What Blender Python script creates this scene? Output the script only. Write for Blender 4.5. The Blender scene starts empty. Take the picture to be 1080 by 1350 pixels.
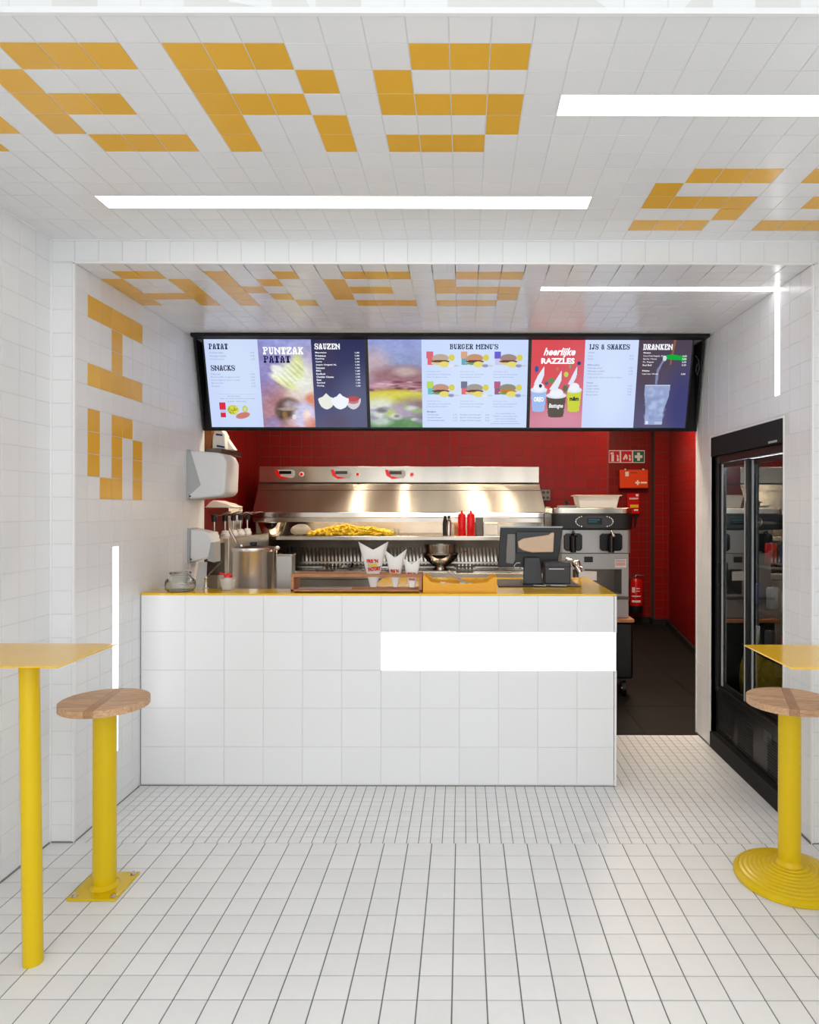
import bpy, math, random
import numpy as np
from mathutils import Vector, Matrix
random.seed(7); RS = np.random.RandomState(5)

# ------------------------------------------------------------------ camera, world, exposure
F, VX, VY, H = 880.0, 611.0, 669.0, 1.424          # focal length and vanishing point in px of a 1080x1350 frame, eye height
SC = bpy.context.scene
COL = SC.collection
cd = bpy.data.cameras.new('camera'); cam = bpy.data.objects.new('camera', cd); COL.objects.link(cam)
cd.sensor_fit = 'AUTO'; cd.sensor_width = 36; cd.lens = F/1350*36
cd.shift_x = -(VX-540)/1350; cd.shift_y = (VY-675)/1350
cam.location = (0, 0, H); cam.rotation_euler = (math.radians(90), -math.radians(0.10), 0)
cd.clip_start = 0.05
SC.camera = cam
SC.view_settings.view_transform = 'Standard'; SC.view_settings.look = 'None'
SC.view_settings.exposure = 0.24; SC.view_settings.gamma = 1.0; SC.view_settings.use_curve_mapping = False
W = bpy.data.worlds.new('world'); SC.world = W; W.use_nodes = True
wb = W.node_tree.nodes['Background']; wb.inputs[0].default_value = (0.95, 0.975, 1.0, 1); wb.inputs[1].default_value = 1.95
CEIL_LAMP, KITCHEN_LAMP, STRIP = 5.0, 20.0, 4.0

# ------------------------------------------------------------------ materials
def s2l(c):
    return tuple(((x/255)/12.92 if x/255 <= 0.04045 else ((x/255+0.055)/1.055)**2.4) for x in c)
def mat(name, rgb, rough=0.5, metal=0.0, spec=0.5, var=0.0, bump=0.0, bscale=60.0, coat=0.0, stretch=None, noise=0.0, nscale=4.0, emit=None, es=1.0, trans=0.0, ior=1.45, alpha=1.0):
    m = bpy.data.materials.new(name); m.use_nodes = True
    nt = m.node_tree; b = nt.nodes['Principled BSDF']
    c = s2l(rgb)+(1,)
    b.inputs['Base Color'].default_value = c
    b.inputs['Roughness'].default_value = rough; b.inputs['Metallic'].default_value = metal
    b.inputs['Specular IOR Level'].default_value = spec; b.inputs['Coat Weight'].default_value = coat
    b.inputs['Coat Roughness'].default_value = 0.05
    b.inputs['Transmission Weight'].default_value = trans; b.inputs['IOR'].default_value = ior; b.inputs['Alpha'].default_value = alpha
    L = nt.links
    if emit is not None:
        b.inputs['Emission Color'].default_value = s2l(emit)+(1,); b.inputs['Emission Strength'].default_value = es
    tc = nt.nodes.new('ShaderNodeTexCoord')
    mp = nt.nodes.new('ShaderNodeMapping'); L.new(tc.outputs['Object'], mp.inputs[0])
    if stretch: mp.inputs['Scale'].default_value = stretch
    last = None
    if var > 0 or noise > 0:
        hs = nt.nodes.new('ShaderNodeHueSaturation'); hs.inputs['Color'].default_value = c
        val = None
        if var > 0:
            oi = nt.nodes.new('ShaderNodeObjectInfo')
            mr = nt.nodes.new('ShaderNodeMapRange'); mr.inputs[3].default_value = 1-var; mr.inputs[4].default_value = 1+var*0.4
            L.new(oi.outputs['Random'], mr.inputs[0]); val = mr.outputs[0]
        if noise > 0:
            nz = nt.nodes.new('ShaderNodeTexNoise'); nz.inputs['Scale'].default_value = nscale; nz.inputs['Detail'].default_value = 4
            L.new(mp.outputs[0], nz.inputs['Vector'])
            mr2 = nt.nodes.new('ShaderNodeMapRange'); mr2.inputs[1].default_value = .3; mr2.inputs[2].default_value = .7
            mr2.inputs[3].default_value = 1-noise; mr2.inputs[4].default_value = 1+noise*0.5
            L.new(nz.outputs['Fac'], mr2.inputs[0])
            if val is not None:
                mu = nt.nodes.new('ShaderNodeMath'); mu.operation = 'MULTIPLY'; L.new(val, mu.inputs[0]); L.new(mr2.outputs[0], mu.inputs[1]); val = mu.outputs[0]
            else: val = mr2.outputs[0]
        L.new(val, hs.inputs['Value']); L.new(hs.outputs[0], b.inputs['Base Color'])
    if bump > 0:
        nb = nt.nodes.new('ShaderNodeTexNoise'); nb.inputs['Scale'].default_value = bscale; nb.inputs['Detail'].default_value = 2
        L.new(mp.outputs[0], nb.inputs['Vector'])
        bp = nt.nodes.new('ShaderNodeBump'); bp.inputs['Strength'].default_value = bump; bp.inputs['Distance'].default_value = 0.002
        L.new(nb.outputs['Fac'], bp.inputs['Height']); L.new(bp.outputs[0], b.inputs['Normal'])
    return m
def emat(name, rgb, s):
    m = bpy.data.materials.new(name); m.use_nodes = True; nt = m.node_tree; nt.nodes.clear()
    e = nt.nodes.new('ShaderNodeEmission'); o = nt.nodes.new('ShaderNodeOutputMaterial')
    e.inputs[0].default_value = s2l(rgb)+(1,); e.inputs[1].default_value = s; nt.links.new(e.outputs[0], o.inputs[0])
    return m
M = {}
M['white_tile'] = mat('white_tile', (238, 239, 240), .24, var=.02, bump=.04, bscale=25)
M['floor_tile'] = mat('floor_tile', (236, 237, 238), .42, var=.04, noise=.02, nscale=9, bump=.05, bscale=90)
M['yellow_tile'] = mat('yellow_tile', (240, 184, 66), .22, var=.05, bump=.05, bscale=25)
M['red_tile'] = mat('red_tile', (134, 15, 13), .35, spec=.35, var=.08, bump=.04, bscale=20)
M['red_grout'] = mat('red_grout', (92, 70, 66), .9)
M['grout'] = mat('grout', (222, 222, 221), .9, noise=.05)
M['floor_grout'] = mat('floor_grout', (128, 128, 127), .95, noise=.1)
M['plaster'] = mat('plaster', (236, 236, 235), .6)
M['trim'] = mat('trim', (240, 240, 240), .3)
M['black_floor'] = mat('black_floor', (22, 23, 23), .6, spec=.22, var=.12, noise=.25, nscale=5, bump=.2, bscale=40)
M['black_grout'] = mat('black_grout', (26, 26, 26), .9)
M['pavement'] = mat('pavement', (226, 226, 224), .85, noise=.08, nscale=3)
M['yellow'] = mat('yellow_paint', (222, 188, 0), .32, spec=.4, coat=.05, noise=.02)
M['ytop'] = mat('yellow_tabletop', (240, 188, 0), .14, spec=.5, coat=.2)
M['steel'] = mat('steel', (196, 188, 178), .26, 1.0, noise=.08, nscale=6, stretch=(1, 1, .12), bump=.02, bscale=200)
M['steel_h'] = mat('brushed_steel', (206, 200, 190), .24, 1.0, noise=.10, nscale=7, stretch=(1.0, .1, .1))
M['steel_pol'] = mat('polished_steel', (214, 208, 200), .12, 1.0)
for k_ in ('steel_h', 'steel'):
    b_ = M[k_].node_tree.nodes['Principled BSDF']; b_.inputs['Anisotropic'].default_value = .85; b_.inputs['Anisotropic Rotation'].default_value = .25
M['steel_pot'] = mat('pot_steel', (222, 216, 210), .27, 1.0)
M['steel_dk'] = mat('dark_steel', (110, 102, 94), .35, 1.0, noise=.2, nscale=8)
M['steel_flat'] = mat('grey_steel_panel', (176, 174, 172), .38, .7, noise=.05)
M['black'] = mat('black_plastic', (24, 24, 25), .35)
M['black_matte'] = mat('black_matte', (18, 18, 18), .7)
M['black_gloss'] = mat('black_gloss', (14, 14, 16), .12)
M['dgrey'] = mat('dark_grey_plastic', (58, 60, 64), .4)
M['mgrey'] = mat('mid_grey_plastic', (130, 130, 128), .5)
M['wplastic'] = mat('white_plastic', (226, 228, 230), .3)
M['gplastic'] = mat('grey_plastic', (176, 180, 182), .4)
M['paper'] = mat('white_paper', (238, 236, 232), .7, noise=.02)
M['tissue'] = mat('tissue', (225, 227, 228), .8, alpha=.75)
M['red_pl'] = mat('red_plastic', (226, 22, 26), .25)
M['red_ext'] = mat('red_enamel', (200, 20, 16), .2, coat=.3)
M['orange_pl'] = mat('orange_plastic', (232, 72, 14), .4)
M['amber'] = mat('amber_crate_plastic', (238, 172, 34), .4)
M['beige'] = mat('beige_card', (224, 196, 168), .6, noise=.05)
M['glass'] = mat('clear_glass', (245, 250, 250), .02, trans=1.0, ior=1.45)
M['glass_door'] = mat('fridge_glass', (214, 222, 222), .01, trans=1.0, ior=2.0)
M['clearpl'] = mat('clear_plastic', (225, 225, 222), .2, alpha=.35, bump=.5, bscale=30)
M['bread'] = mat('bread', (176, 160, 134), .7, noise=.15, nscale=20)
M['fries'] = mat('fries', (255, 222, 70), .5, noise=.2, nscale=22)
M['light'] = emat('strip_light', (255, 255, 255), STRIP)
M['lpanel'] = emat('ceiling_light_panel', (255, 252, 246), CEIL_LAMP)
M['cpanel'] = emat('counter_light_panel', (255, 255, 255), 1.6)
M['klamp'] = emat('kitchen_lamp', (255, 234, 204), KITCHEN_LAMP)
M['hlamp'] = emat('hood_lamp', (255, 228, 190), 9)
M['txt_dark'] = emat('ink_navy', (22, 26, 62), 1.0); M['txt_white'] = emat('ink_white', (246, 248, 255), 1.0)
M['txt_grey'] = emat('ink_grey', (128, 138, 172), 1.0)
M['p_red'] = mat('print_red', (206, 28, 36), .6); M['p_yel'] = mat('print_yellow', (226, 206, 20), .6)
M['p_white'] = mat('print_white', (240, 240, 240), .6); M['p_black'] = mat('print_black', (20, 20, 20), .6)
M['p_green'] = mat('print_green', (10, 112, 84), .6); M['p_blue'] = mat('print_blue', (40, 52, 130), .6)
M['lcd'] = emat('lcd_cyan', (40, 120, 140), .7)
def wood(name, c1, c2, sc):
    m = bpy.data.materials.new(name); m.use_nodes = True; nt = m.node_tree; L = nt.links; b = nt.nodes['Principled BSDF']
    b.inputs['Roughness'].default_value = .5
    tc = nt.nodes.new('ShaderNodeTexCoord'); mp = nt.nodes.new('ShaderNodeMapping'); mp.inputs['Scale'].default_value = sc
    oi = nt.nodes.new('ShaderNodeObjectInfo'); va = nt.nodes.new('ShaderNodeVectorMath'); va.operation = 'ADD'
    L.new(tc.outputs['Object'], va.inputs[0]); L.new(oi.outputs['Random'], va.inputs[1]); L.new(va.outputs[0], mp.inputs[0])
    nz = nt.nodes.new('ShaderNodeTexNoise'); nz.inputs['Scale'].default_value = 6; nz.inputs['Detail'].default_value = 5; L.new(mp.outputs[0], nz.inputs['Vector'])
    cr = nt.nodes.new('ShaderNodeValToRGB'); cr.color_ramp.elements[0].position = .3; cr.color_ramp.elements[1].position = .7
    cr.color_ramp.elements[0].color = s2l(c1)+(1,); cr.color_ramp.elements[1].color = s2l(c2)+(1,)
    L.new(nz.outputs['Fac'], cr.inputs[0])
    hs = nt.nodes.new('ShaderNodeHueSaturation'); mr = nt.nodes.new('ShaderNodeMapRange'); mr.inputs[3].default_value = .86; mr.inputs[4].default_value = 1.08
    L.new(oi.outputs['Random'], mr.inputs[0]); L.new(mr.outputs[0], hs.inputs['Value']); L.new(cr.outputs[0], hs.inputs['Color'])
    L.new(hs.outputs[0], b.inputs['Base Color'])
    return m
M['oak'] = wood('oak', (186, 142, 104), (222, 184, 146), (3, 30, 30))
M['oak_cross'] = wood('oak_cross', (160, 116, 82), (190, 148, 112), (30, 3, 30))
M['rackwood'] = wood('rack_wood', (160, 100, 62), (196, 136, 92), (4, 30, 30))
M['brownbox'] = wood('brown_card', (140, 84, 40), (170, 104, 52), (5, 5, 5))

# ------------------------------------------------------------------ mesh builder
ORG = {}
class MB:
    def __init__(s): s.v = []; s.f = []
    def add(s, vs, fs):
        n = len(s.v); s.v += [tuple(v) for v in vs]; s.f += [tuple(i+n for i in f) for f in fs]; return s
    def box(s, x0, x1, y0, y1, z0, z1):
        return s.add([(x0,y0,z0),(x1,y0,z0),(x1,y1,z0),(x0,y1,z0),(x0,y0,z1),(x1,y0,z1),(x1,y1,z1),(x0,y1,z1)],
                     [(0,3,2,1),(4,5,6,7),(0,1,5,4),(1,2,6,5),(2,3,7,6),(3,0,4,7)])
    def fr(s, o, U, V, N, w, h, t):                 # box in a frame, corner at o
        o, U, V, N = Vector(o), Vector(U), Vector(V), Vector(N)
        p = [o, o+U*w, o+U*w+V*h, o+V*h]; q = [a+N*t for a in p]
        return s.add(p+q, [(0,3,2,1),(4,5,6,7),(0,1,5,4),(1,2,6,5),(2,3,7,6),(3,0,4,7)])
    def ext(s, pts, vec):                           # extrude a polygon along a vector
        n = len(pts); vec = Vector(vec); a = [Vector(p) for p in pts]; b = [p+vec for p in a]
        return s.add(a+b, [tuple(range(n-1,-1,-1)), tuple(range(n, 2*n))]+[(i,(i+1)%n,n+(i+1)%n,n+i) for i in range(n)])
    def cyl(s, p0, p1, r0, r1=None, n=20):
        r1 = r0 if r1 is None else r1
        p0, p1 = Vector(p0), Vector(p1); d = (p1-p0).normalized()
        a = d.orthogonal().normalized(); b = d.cross(a)
        vs = []
        for p, r in ((p0, r0), (p1, r1)):
            vs += [p+a*(r*math.cos(2*math.pi*i/n))+b*(r*math.sin(2*math.pi*i/n)) for i in range(n)]
        return s.add(vs, [tuple(range(n-1,-1,-1)), tuple(range(n,2*n))]+[(i,(i+1)%n,n+(i+1)%n,n+i) for i in range(n)])
    def lathe(s, cx, cy, prof, n=40, sy=1.0):
        vs = []; fs = []
        for r, z in prof:
            r = max(r, 1e-4)
            vs += [(cx+r*math.cos(2*math.pi*i/n), cy+sy*r*math.sin(2*math.pi*i/n), z) for i in range(n)]
        for k in range(len(prof)-1):
            fs += [(k*n+i, k*n+(i+1)%n, (k+1)*n+(i+1)%n, (k+1)*n+i) for i in range(n)]
        return s.add(vs, fs)
    def tube(s, pts, r, n=8):
        pts = [Vector(p) for p in pts]; vs = []; fs = []; a = None
        for i, p in enumerate(pts):
            d = (pts[min(i+1, len(pts)-1)]-pts[max(i-1, 0)]).normalized()
            a = d.orthogonal().normalized() if a is None else (a-d*a.dot(d)).normalized()
            b = d.cross(a)
            vs += [p+a*(r*math.cos(2*math.pi*k/n))+b*(r*math.sin(2*math.pi*k/n)) for k in range(n)]
        for i in range(len(pts)-1):
            fs += [(i*n+k, i*n+(k+1)%n, (i+1)*n+(k+1)%n, (i+1)*n+k) for k in range(n)]
        fs += [tuple(range(n-1,-1,-1)), tuple(range((len(pts)-1)*n, len(pts)*n))]
        return s.add(vs, fs)
    def ball(s, c, r, sx=1, sy=1, sz=1, n=16, m=10):
        return s.lathe_at(c, [(r*math.sin(math.pi*k/m), -r*math.cos(math.pi*k/m)) for k in range(m+1)], n, sx, sy, sz)
    def lathe_at(s, c, prof, n, sx, sy, sz):
        vs = []; fs = []
        for r, z in prof:
            r = max(r, 1e-5); vs += [(c[0]+sx*r*math.cos(2*math.pi*i/n), c[1]+sy*r*math.sin(2*math.pi*i/n), c[2]+sz*z) for i in range(n)]
        for k in range(len(prof)-1): fs += [(k*n+i, k*n+(i+1)%n, (k+1)*n+(i+1)%n, (k+1)*n+i) for i in range(n)]
        return s.add(vs, fs)
    def build(s, name, m, parent=None, smooth=False, bevel=0.0, label=None, kind=None):
        me = bpy.data.meshes.new(name)
        off = ORG.get(parent.name, (0, 0, 0)) if parent else (0, 0, 0)
        me.from_pydata([(x-off[0], y-off[1], z-off[2]) for x, y, z in s.v], [], s.f)
        me.materials.append(M[m] if isinstance(m, str) else m)
        if smooth:
            me.polygons.foreach_set('use_smooth', [True]*len(me.polygons)); me.set_sharp_from_angle(angle=math.radians(38))
        o = bpy.data.objects.new(name, me); COL.objects.link(o)
        if parent: o.parent = parent
        ORG[o.name] = off
        if bevel:
            b = o.modifiers.new('bevel', 'BEVEL'); b.width = bevel; b.segments = 2; b.limit_method = 'ANGLE'; b.angle_limit = math.radians(40)
            me.polygons.foreach_set('use_smooth', [True]*len(me.polygons)); me.set_sharp_from_angle(angle=math.radians(50))
        if label: o['label'] = label
        if kind: o['kind'] = kind
        return o
def thing(name, label, cat, loc=(0,0,0), group=None):
    o = bpy.data.objects.new(name, None); COL.objects.link(o); o.location = loc; o.empty_display_size = .05
    o['label'] = label; o['category'] = cat
    if group: o['group'] = group
    ORG[o.name] = tuple(loc); return o
def tag(o, label, cat, group=None, kind=None):
    o['label'] = label; o['category'] = cat
    if group: o['group'] = group
    if kind: o['kind'] = kind
    return o
def struct(name, mb, m, label=None):
    o = mb.build(name, m); o['kind'] = 'structure'; o['label'] = label or name.replace('_', ' '); o['category'] = name.split('_')[0]; return o
def P(x, y, Y): return Vector(((x-VX)/F*Y, Y, H-(y-VY)/F*Y))
def X_(x, Y): return (x-VX)/F*Y
def Z_(y, Y): return H-(y-VY)/F*Y

# ------------------------------------------------------------------ tiled surfaces
TC = {}
def tile_mesh(w, h, t, mname, c):
    k = (round(w, 4), round(h, 4), t, mname)
    if k in TC: return TC[k]
    me = bpy.data.meshes.new('tile'); a, b = w/2, h/2
    vs = [(-a,-b,-t),(a,-b,-t),(a,b,-t),(-a,b,-t),(-a,-b,-c),(a,-b,-c),(a,b,-c),(-a,b,-c),(-a+c,-b+c,0),(a-c,-b+c,0),(a-c,b-c,0),(-a+c,b-c,0)]
    fs = [(0,1,5,4),(1,2,6,5),(2,3,7,6),(3,0,4,7),(4,5,9,8),(5,6,10,9),(6,7,11,10),(7,4,8,11),(8,9,10,11)]
    me.from_pydata(vs, [], fs); me.materials.append(M[mname]); TC[k] = (me, vs, fs); return TC[k]
def tiled(root, org, U, V, N, us, vs, joint, t, base, special=None, skip=None, box=(-60, 1140, -60, 1410), cap=300, chamfer=.0004, only=None):
    org, U, V, N = Vector(org), Vector(U), Vector(V), Vector(N)
    cells = []
    for i in range(len(us)-1):
        for j in range(len(vs)-1):
            u0, u1, v0, v1 = us[i]+joint/2, us[i+1]-joint/2, vs[j]+joint/2, vs[j+1]-joint/2
            if u1-u0 < .008 or v1-v0 < .008: continue
            if skip and skip(i, j, (u0+u1)/2, (v0+v1)/2): continue
            mname = base
            if special and (i, j) in special: mname = 'yellow_tile'
            pts = [org+U*a+V*b for a, b in ((u0,v0),(u1,v0),(u1,v1),(u0,v1))]
            if min(p.y for p in pts) > .3:
                q = [(VX+F*p.x/p.y, VY-F*(p.z-H)/p.y) for p in pts]
                area = abs(sum(q[k][0]*q[(k+1)%4][1]-q[(k+1)%4][0]*q[k][1] for k in range(4)))/2
                cx, cy = sum(a[0] for a in q)/4, sum(a[1] for a in q)/4
                if not (box[0] < cx < box[1] and box[2] < cy < box[3]): area = 0
            else: area = 0
            if mname != base: area += 1e6
            cells.append((area, i, j, u0, u1, v0, v1, mname))
    cells.sort(key=lambda c: -c[0])
    R = Matrix((U, V, N)).transposed().to_4x4()
    sv = []; sf = []
    for k, (area, i, j, u0, u1, v0, v1, mname) in enumerate(cells):
        me, mv, mf = tile_mesh(u1-u0, v1-v0, t, mname, chamfer)
        c = org+U*((u0+u1)/2)+V*((v0+v1)/2)+N*random.uniform(-.0001, .0001)
        if area > 0 and (k < cap or mname != base):
            o = bpy.data.objects.new('tile', me); COL.objects.link(o); o.parent = root
            tilt = Matrix.Rotation(random.gauss(0, .0012), 4, 'X') @ Matrix.Rotation(random.gauss(0, .0012), 4, 'Y')
            o.matrix_local = Matrix.Translation(c) @ R @ tilt
            if mname != base: o['label'] = 'yellow glazed tile'
        else:
            n = len(sv); sv += [tuple(c+R.to_3x3() @ Vector(p)) for p in mv]; sf += [tuple(a+n for a in f) for f in mf]
    if sv:
        me = bpy.data.meshes.new('tile_field'); me.from_pydata(sv, [], sf); me.materials.append(M[base])
        o = bpy.data.objects.new('tile_field', me); COL.objects.link(o); o.parent = root; o['kind'] = 'stuff'
def rng(a, b, step):
    r = [a]
    while r[-1]+step < b-.012: r.append(r[-1]+step)
    r.append(b); return r

# key planes (metres)
XL, XR = -1.75, 1.577          # outer room walls
IL, IR = -1.65, 1.48           # inner bay walls
YF, YP, YE = 1.53, 2.83, 4.24  # shop front, portal, end of the white bay
ZC, ZI = 2.557, 2.458          # outer and inner ceiling
PX = .1008
T = .0013
colX = [XL+PX*k for k in range(34)]

# ------------------------------------------------------------------ floor
fl = struct('floor', MB().box(XL-.1, XR+.1, YF-1.95, YP, -.12, -.0025), 'floor_grout', 'white tiled shop floor with grey joints')
tiled(fl, (0, 0, 0), (1,0,0), (0,1,0), (0,0,1), [XL]+[XL+.006+PX*k for k in range(1, 34)], [YP-.1*k for k in range(33, -1, -1)], .0042, .005, 'floor_tile', cap=300)
fi = struct('floor_inner', MB().box(XL-.1, 2.2, YP, 4.19, -.12, -.0022), 'floor_grout', 'small white mosaic floor in front of the counter')
tiled(fi, (0, 0, 0), (1,0,0), (0,1,0), (0,0,1), [IL+PX/2*k-.0002 for k in range(64)], [YP+.05*k for k in range(28)], .0032, .005, 'floor_tile',
      skip=lambda i, j, u, v: (u < .79 and v > 3.42) or u > IR+.01 or u < IL, cap=300, chamfer=.0008)
fk = struct('floor_kitchen', MB().box(-2.1, 3.2, 4.19, 8.6, -.12, -.004), 'black_grout', 'black kitchen floor')
tiled(fk, (0, 0, 0), (1,0,0), (0,1,0), (0,0,1), [-2.1+.6*k+.25 for k in range(9)], [4.19+.6*k for k in range(8)], .003, .006, 'black_floor', cap=60)
gp = struct('ground', MB().box(-14, 14, -12, YF-1.95, -.14, -.02), 'pavement', 'unseen pavement outside the open shop front, pale to bounce light')  # unseen ground, kept pale to bounce light onto the ceiling

# ------------------------------------------------------------------ outer room
T6 = {}
def cells(rows, dr, dc=0):
    s = set()
    for r, cols in rows.items():
        for c in cols: s.add((c+dc, r+dr))
    return s
outer = cells({1: [1,2,3], 2: [0], 3: [0,2,3], 4: [0,3], 5: [1,2]}, 0)
outer |= cells({1: [6,7,8], 2: [5], 3: [5,6,7], 4: [5], 5: [6,7,8]}, 0)
outer |= cells({1: [10,11,12], 2: [10,13], 3: [10,11,12], 4: [10,13], 5: [10,13]}, 0)
outer |= cells({1: [16,17,18], 2: [15], 3: [15,16,17,18], 4: [18], 5: [15,16,17]}, 0)
outer |= cells({7: [25,26,27], 8: [24], 9: [24,25,26,27], 10: [27], 11: [24,25,26]}, 0)
outer |= cells({7: [29,30,31,32], 9: [30,31,32], 11: [29,30,31,32]}, 0)
ce = struct('ceiling', MB().box(XL-.1, XR+.1, YF, YP+.1, ZC+T, ZC+.14), 'grout', 'white tiled ceiling with yellow tile lettering')
L1 = (4, 22, 9)       # light over the portal: columns 4..21, row 9
L2 = (20, 33, 3)
def oc_skip(i, j, u, v): return (j == 9 and 4 <= i < 22) or (j == 3 and i >= 20)
tiled(ce, (0, 0, ZC), (1,0,0), (0,1,0), (0,0,-1), colX, [YF+.1*k for k in range(14)], .0030, T, 'white_tile', outer, oc_skip, cap=300)
def light_box(name, lab, x0, x1, y0, y1, z, grp):
    r = thing(name, lab, 'light', ((x0+x1)/2, (y0+y1)/2, z), grp)
    MB().box(x0+.002, x1-.002, y0+.002, y1-.002, z, z+.004).build('diffuser', 'lpanel', r)
    fr = MB()
    for a in ((x0, x0+.002, y0, y1), (x1-.002, x1, y0, y1), (x0+.002, x1-.002, y0, y0+.002), (x0+.002, x1-.002, y1-.002, y1)): fr.box(*a, z-.0005, z+.006)
    fr.build('frame', 'trim', r)
light_box('ceiling_light', 'long white light strip in the ceiling in front of the portal beam', colX[4], colX[22], YF+.9, YF+1.0, ZC-.0005, 'recessed ceiling lights')
light_box('ceiling_light', 'white light strip in the ceiling at upper right, cut by the frame edge', colX[20], XR, YF+.3, YF+.4, ZC-.0005, 'recessed ceiling lights')
# left outer wall
zrow = [0]+[ZC-PX*k*.985 for k in range(25, -1, -1)]
zrow = [z for z in zrow if z >= 0]
wl = struct('wall_left', MB().box(XL-.12, XL-T, YF, YP+.1, -.1, ZC+.1), 'grout', 'white tiled side wall beside the left table')
tiled(wl, (XL, 0, 0), (0,1,0), (0,0,1), (1,0,0), [YF+.1*k for k in range(14)], zrow, .0030, T, 'white_tile', cap=300)
wr = struct('wall_right', MB().box(XR+T, XR+.12, YF, YP+.1, -.1, ZC+.1), 'grout', 'white tiled side wall behind the right table')
tiled(wr, (XR, 0, 0), (0,1,0), (0,0,1), (-1,0,0), [YF+.1*k for k in range(14)], zrow, .0030, T, 'white_tile', cap=300)
# fascia over the open shop front, and facade around it
wf = struct('wall_fascia', MB().box(XL-1.6, XR+1.6, YF+T, YF+.1, ZC+.146, 3.4).box(XL-1.6, XL-.12, YF+T, YF+.1, -.1, ZC+.146).box(XR+.12, XR+1.6, YF+T, YF+.1, -.1, ZC+.146)
            .box(XL-.12, XR+.12, YF+T, YF+.012, ZC, ZC+.146), 'grout', 'white tiled fascia above the shop opening')
tiled(wf, (0, YF, 0), (1,0,0), (0,0,1), (0,-1,0), [colX[k] for k in range(34)], [ZC+.012+.1*k for k in range(5)], .0030, T, 'white_tile', cap=300)
tr = struct('trim_1', MB().box(XL, XR, YF-.004, YF+.006, ZC-.003, ZC+.011), 'trim', 'white corner profile along the fascia edge')
# unseen front zone: higher ceiling and side returns, run forward to shade the fascia
struct('ceiling_front', MB().box(XL-1.6, XR+1.6, -.4, YF+.1, 2.92, 3.02), 'plaster', 'unseen white higher ceiling shading the fascia')
struct('wall_front_left', MB().box(XL-.12, XL, -.4, YF, -.14, 2.92), 'plaster', 'unseen white side return at the shop front, left')
struct('wall_front_right', MB().box(XR, XR+.12, -.4, YF, -.14, 2.92), 'plaster', 'unseen white side return at the shop front, right')
# portal face
wp = struct('wall_portal', MB().box(XL-.1, XR+.1, YP+T, YP+.14, ZI+T, ZC+.1).box(XL-.1, IL-T, YP+T, YP+.14, -.1, ZI+T).box(IR+T, XR+.1, YP+T, YP+.14, -.1, ZI+T), 'grout', 'white tiled portal frame around the counter bay')
zr2 = [0]+[ZI-PX*k*.985 for k in range(24, -1, -1)]
tiled(wp, (0, YP, 0), (1,0,0), (0,0,1), (0,-1,0), colX, [ZI+.006, ZC-.004], .0030, T, 'white_tile', cap=80)
tiled(wp, (0, YP, 0), (1,0,0), (0,0,1), (0,-1,0), [XL+.004, IL-.008], zr2, .0030, T, 'white_tile', cap=80)
tiled(wp, (0, YP, 0), (1,0,0), (0,0,1), (0,-1,0), [IR+.008, XR], zr2, .0030, T, 'white_tile', cap=80)
struct('trim_2', MB().box(IL-.007, IR+.007, YP-.003, YP+.008, ZI-.003, ZI+.006).box(IL-.007, IL+.003, YP-.003, YP+.008, 0, ZI).box(IR-.003, IR+.007, YP-.003, YP+.008, 0, ZI), 'trim', 'white edge profile around the portal')
struct('trim_3', MB().box(XL, XR, YP-.006, YP, ZC-.006, ZC).box(XL, XL+.006, YP-.006, YP, 0, ZC).box(XL, XL+.006, YF, YP, ZC-.006, ZC), 'trim', 'pale silicone joint in the ceiling corners')

# ------------------------------------------------------------------ inner bay
inner = cells({1: [2,3], 2: [1,4], 3: [1,4], 4: [1,2,3,4], 5: [1,4]}, 0)
inner |= cells({1: [6,9], 2: [6,8], 3: [6,7], 4: [6,8], 5: [6,9]}, 0)
inner |= cells({1: [12,13,14], 2: [11], 3: [11,12,13], 4: [11], 5: [12,13,14]}, 0)
inner |= cells({1: [17,18,19], 2: [16], 3: [16,17,18,19], 4: [19], 5: [16,17,18]}, 0)
ci = struct('ceiling_inner', MB().box(XL-.1, XR+.2, YP+.008, YE, ZI+T, ZI+.3), 'grout', 'lower white tiled ceiling over the counter bay with yellow letters')
cx_in = [IL if k == 1 else colX[k] for k in range(1, 32)]+[IR]
inner = {(c-1, r) for c, r in inner}
tiled(ci, (0, 0, ZI), (1,0,0), (0,1,0), (0,0,-1), cx_in, [YP+.01]+[YP+.1*k for k in range(1, 14)]+[YE-.02], .0030, T, 'white_tile', inner, cap=300)
yin = [YP+.01]+[YP+.1*k for k in range(1, 14)]+[YE-.012]
letters = {(c, 1) for c in (1,2,3,4,5)} | {(3, 2), (3, 3)} | {(c, 4) for c in (1,2,3,4,5)}
letters |= {(1,6),(3,6),(4,6),(1,7),(3,7),(5,7),(1,8),(3,8),(5,8),(2,9),(3,9),(5,9)}
nz = len(zr2)-1
letters = {(c, nz-1-r) for c, r in letters}
zl = sorted([0]+[ZI-.1*k for k in range(25)])
nz = len(zl)-1
letters = {(c, 24-r) for c, r in ({(c, 1) for c in (1,2,3,4,5)} | {(3, 2), (3, 3)} | {(c, 4) for c in (1,2,3,4,5)} |
           {(1,6),(3,6),(4,6),(1,7),(3,7),(5,7),(1,8),(3,8),(5,8),(2,9),(3,9),(5,9)})}
wi = struct('wall_left_inner', MB().box(-2.06, IL-T, YP+.14, YE-.001, -.1, ZI+.3), 'grout', 'white tiled bay wall with yellow tile letters')
tiled(wi, (IL, 0, 0), (0,1,0), (0,0,1), (1,0,0), yin, zl, .0030, T, 'white_tile', letters, cap=300)
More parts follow.
